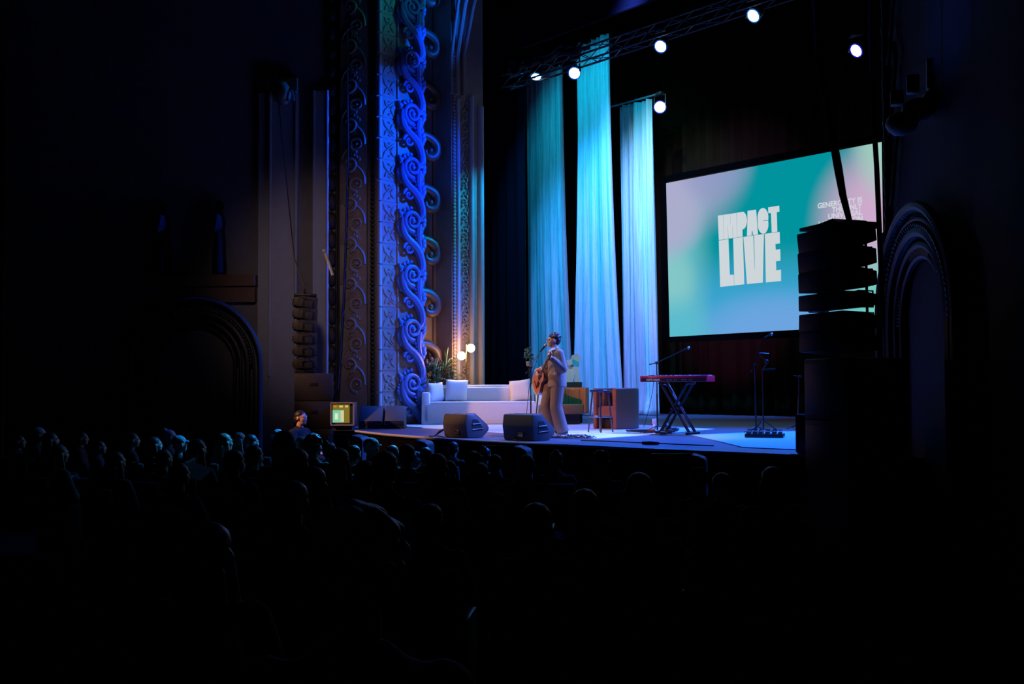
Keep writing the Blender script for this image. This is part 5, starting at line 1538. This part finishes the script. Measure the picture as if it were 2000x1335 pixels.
def audience(px, py, w, hair, hc, tc, label, face=None, name='person', with_seat=True, tt=None):
    d = ray(px, py); t = tt or .178 * FPX / w
    q = C0 + d * t
    fz = floor_z(q.y); s = (q.z - fz) / 1.315
    s = max(.80, min(1.20, s))
    fz = q.z - 1.315 * s if s in (.80, 1.20) else fz
    fz = max(fz, floor_z(q.y))
    rz = math.atan2(-(TGT.x - q.x), (TGT.y - q.y)) + (face or 0)
    # head sits at local y -.07
    off = Matrix.Rotation(rz, 3, 'Z') @ Vector((0, -.07 * s, 0))
    loc = Vector((q.x - off.x, q.y - off.y, fz + .001))
    placed.append((label, loc.copy(), q.z))
    root = empty('person', loc, rz, label, 'person', 'seated audience', s)
    part(PM['body'], 'body', root, skin)
    part(PM['top'], 'shirt', root, TM[tc]); part(PM['trousers'], 'trousers', root, PT)
    part(PM[hair], 'hair' if hair not in ('cap', 'beanie') else hair, root, HM[hc])
    if with_seat:
        wd = label.replace(',', '').split()[:10]
        while wd[-1] in ('the', 'a', 'of', 'by', 'in', 'and', 'with', 'at', 'over', 'beside', 'from', 'to', 'low', 'left', 'right', 'lower', 'directly', 'blue-lit'): wd.pop()
        sr = empty('theatre_seat', loc, rz, 'dark theatre seat occupied by the ' + ' '.join(wd), 'seat', 'theatre seats of the audience', s)
        for k in ('backrest', 'seat', 'armrest', 'armrest2'):
            o = bpy.data.objects.new(k.replace('2', ''), SMESH[k]); COL.objects.link(o); o.parent = sr
            if k == 'backrest': o.location = (0, -.03, 0)
    return root
AUDL = [
 (38, 848, 23, 'short', 'dk', 'k', 'short dark-haired person seated farthest left at the picture edge'),
 (78, 833, 23, 'short', 'gr', 'k', 'grey-haired person, second head from the left edge'),
 (100, 842, 25, 'long', 'dk', 'k', 'long-haired person, third head from the left edge'),
 (117, 866, 31, 'long', 'br', 'g', 'person in profile with faint violet-lit cheek, low in the far left group'),
 (160, 841, 23, 'short', 'dk', 'k', 'person with dimly lit face, left of the narrow pale wall strip'),
 (195, 859, 24, 'short', 'dk', 'n', 'small dark-haired person right of the narrow pale wall strip'),
 (228, 880, 35, 'long', 'dk', 'g', 'long-haired person in grey top with blue-lit shoulder, far left'),
 (259, 843, 25, 'short', 'dk', 'k', 'person whose face is lit bright blue in profile, alone at the far left'),
 (303, 852, 25, 'long', 'dk', 'k', 'long dark-haired person between the blue-lit profile and the teal cap'),
 (333, 838, 23, 'bun', 'gr', 'k', 'person with pale hair bun left of the teal cap'),
 (352, 850, 26, 'cap', 'te', 'k', 'person wearing a teal cap at the left of the crowd'),
 (322, 876, 32, 'short', 'dk', 'k', 'dark-haired person low in front of the teal cap'),
 (386, 855, 33, 'long', 'dk', 'n', 'person with long dark hair right of the teal cap'),
 (440, 845, 26, 'long', 'bl', 'w', 'person with long blond hair brightly lit blue, left part of the crowd'),
 (469, 843, 24, 'long', 'bl', 'k', 'blond person behind and right of the brightest blond-haired one'),
 (492, 847, 26, 'short', 'dk', 'k', 'dark-haired person with blue-lit face beside two blond people'),
 (352, 902, 40, 'short', 'dk', 'k', 'dark silhouette of a person low at the left, in front of the teal cap'),
 (459, 876, 38, 'short', 'dk', 'n', 'large dark head in front of the blond person'),
 (498, 868, 36, 'short', 'dk', 'n', 'dark-haired person with thin blue rim light in front of the blond pair'),
 (545, 838, 24, 'cap', 'wh', 'k', 'person with pale cap behind the navy beanie'),
 (557, 844, 36, 'beanie', 'nv', 'g', 'person wearing a big navy beanie with green-lit ear'),
 (592, 851, 27, 'short', 'bl', 'k', 'person with light short hair right of the navy beanie'),
 (614, 850, 30, 'curly', 'br', 'k', 'person with curly violet-lit hair below the video monitor'),
 (645, 862, 28, 'bun', 'dk', 'k', 'person with a small top bun below the video monitor'),
 (580, 872, 46, 'short', 'dk', 'k', 'broad dark head in front of the curly-haired person'),
 (665, 873, 38, 'long', 'gr', 'k', 'person with long greyish hair left of the white cap'),
 (693, 868, 29, 'short', 'dk', 'k', 'dark-haired person directly left of the white cap'),
 (726, 854, 31, 'cap', 'wh', 'k', 'person wearing a white baseball cap in front of the stage'),
 (767, 866, 29, 'bald', 'dk', 'k', 'bald person right of the white cap'),
 (753, 879, 46, 'short', 'dk', 'k', 'dark-haired person in front of the bald one'),
 (714, 897, 44, 'short', 'br', 'b', 'person in rust-brown shirt in front of the white cap'),
 (796, 866, 31, 'short', 'br', 'k', 'short-haired person with lit neck left of the two wedge monitors'),
 (814, 884, 28, 'curly', 'gr', 'k', 'curly grey-haired person below the first pale barrier panel'),
 (833, 872, 29, 'short', 'dk', 'k', 'dark-haired person just right of the tilted barrier panel'),
 (854, 883, 42, 'long', 'dk', 'k', 'long dark-haired person below the left wedge monitor'),
 (886, 861, 25, 'short', 'dk', 'k', 'slim head with lit ear right under the left wedge monitor'),
 (877, 897, 37, 'long', 'br', 'n', 'brown long-haired person right beside the long dark-haired one'),
 (575, 936, 62, 'short', 'dk', 'k', 'dark-haired person in black, lower left foreground with rim-lit collar'),
 (613, 908, 52, 'long', 'dk', 'k', 'person with long dark hair in the foreground above the grey curly head'),
 (700, 1001, 146, 'curly', 'gr', 'n', 'large nearest head with fluffy grey hair in the foreground'),
 (841, 981, 60, 'short', 'dk', 'k', 'dark-haired person with thin rim light right of the nearest grey head'),
 (925, 885, 35, 'curly', 'dk', 'k', 'curly dark-haired person between the two wedge monitors'),
 (949, 873, 25, 'bun', 'dk', 'k', 'small head with blue-lit bun between the two wedge monitors'),
 (967, 886, 33, 'short', 'dk', 'k', 'dark-haired person left of the bald rim-lit head'),
 (938, 902, 41, 'long', 'dk', 'g', 'person in dark grey top and long hair below the curly dark head'),
 (1029, 884, 38, 'bald', 'gr', 'k', 'balding grey-haired person with bright rim light under the singer'),
 (1086, 880, 31, 'bun', 'dk', 'k', 'person with pinned-up dark hair right of the balding one'),
 (1172, 882, 35, 'curly', 'br', 'k', 'person with tousled hair under the black bar stool'),
 (1247, 920, 56, 'long', 'bl', 'k', 'person with long straight hair falling over the shoulders, right of centre'),
 (1141, 952, 59, 'short', 'dk', 'k', 'round dark head in front of the tousled-haired person'),
 (1047, 979, 68, 'short', 'dk', 'n', 'broad-shouldered person in the centre foreground'),
 (1364, 915, 42, 'beanie', 'nv', 'k', 'person with blue-rimmed knitted hat at the right of the crowd'),
 (1408, 921, 43, 'short', 'br', 'k', 'brown-haired person right beside the knitted hat'),
 (1507, 909, 44, 'long', 'dk', 'k', 'last person at the right of the crowd, hair over the shoulders'),
 (412, 1015, 92, 'long', 'dk', 'k', 'barely visible dark person at the lower left foreground'),
]
# settle the distances so that nobody sits inside a neighbour
TT = [.178 * FPX / a[2] for a in AUDL]; T0 = list(TT); DD = [ray(a[0], a[1]) for a in AUDL]
for it in range(700):
    for i in range(len(TT)):
        for j in range(i):
            pi_, pj = DD[i].xy * TT[i], DD[j].xy * TT[j]
            need = .72
            if (pi_ - pj).length < need:
                k, l = (i, j) if TT[i] > TT[j] else (j, i)
                TT[k] = min(TT[k] + .02, T0[k] * 1.4); TT[l] = max(TT[l] - .02, T0[l] * .74)
for a, t_ in zip(AUDL, TT): audience(*a, tt=t_)
audience(588, 800, 19, 'short', 'dk', 'k', 'stagehand in black with warm-lit face beside the left speaker stack', -.25, with_seat=False)
# white programme on someone's lap
q_ = P(378, 918, t=10.5); m = MB(); m.box((0, 0, 0), (.30, .22, .006), Euler((.5, .3, .6)).to_matrix()); m.box((-.09, .0, .05), (.03, .16, .10), Euler((.3, .4, .6)).to_matrix())
o = m.build('paper_programme', mat('white_paper', (0, 0, 0)), None, False); o.location = q_; tag(o, 'white programme sheet held low in the left of the crowd', 'paper')
# padded barrier panels in front of the stage
for i, (px0, px1, py, t) in enumerate(((686, 706, 849, 15.9), (811, 832, 858, 14.8), (1004, 1026, 870.5, 13.0), (1350, 1374, 887, 11.6))):
    a = P(px0, py, t=t); b = P(px1, py + 2, t=t)
    W = .36
    root = empty('barrier_panel', (a.x, a.y, floor_z(a.y) + .001), ANG - .25, ('low rounded barrier panel left of the white cap', 'tilted pale barrier panel between the short-haired heads left of the wedge monitors', 'low rounded barrier panel under the singer', 'faint rounded barrier panel under the keyboard')[i], 'panel')
    h = a.z - floor_z(a.y); w_ = (px1 - px0) / FPX * t * 1.15
    m = MB(); M = Matrix(((1, 0, 0, 0), (0, 0, 1, 0), (0, 1, 0, 0), (0, 0, 0, 1)))
    poly = [(0, .02), (w_, .02)] + [(w_ - .07 + .07 * math.cos(k * math.pi / 12), h - .09 + .06 * math.sin(k * math.pi / 12)) for k in range(7)] + [(0, h)]
    m.prism(poly, M, .32, .01); m.build('panel_board', mat('panel_grey', (.07, .08, .10), .6), root, True, 40)
    m = MB(); m.tube([(0, .16, h - .01), (-.45, .16, h - .01), (-.45, .16, .0)], .012, 6); m.tube([(w_ * .5, .16, .03), (w_ * .5, .16, 0)], .03, 8); m.build('rail', blackm, root)
import itertools
for (la, a, za), (lb, b, zb) in itertools.combinations(placed, 2):
    if (a.xy - b.xy).length < .42: print('CLOSE %.2f | %s | %s' % ((a.xy - b.xy).length, la, lb))
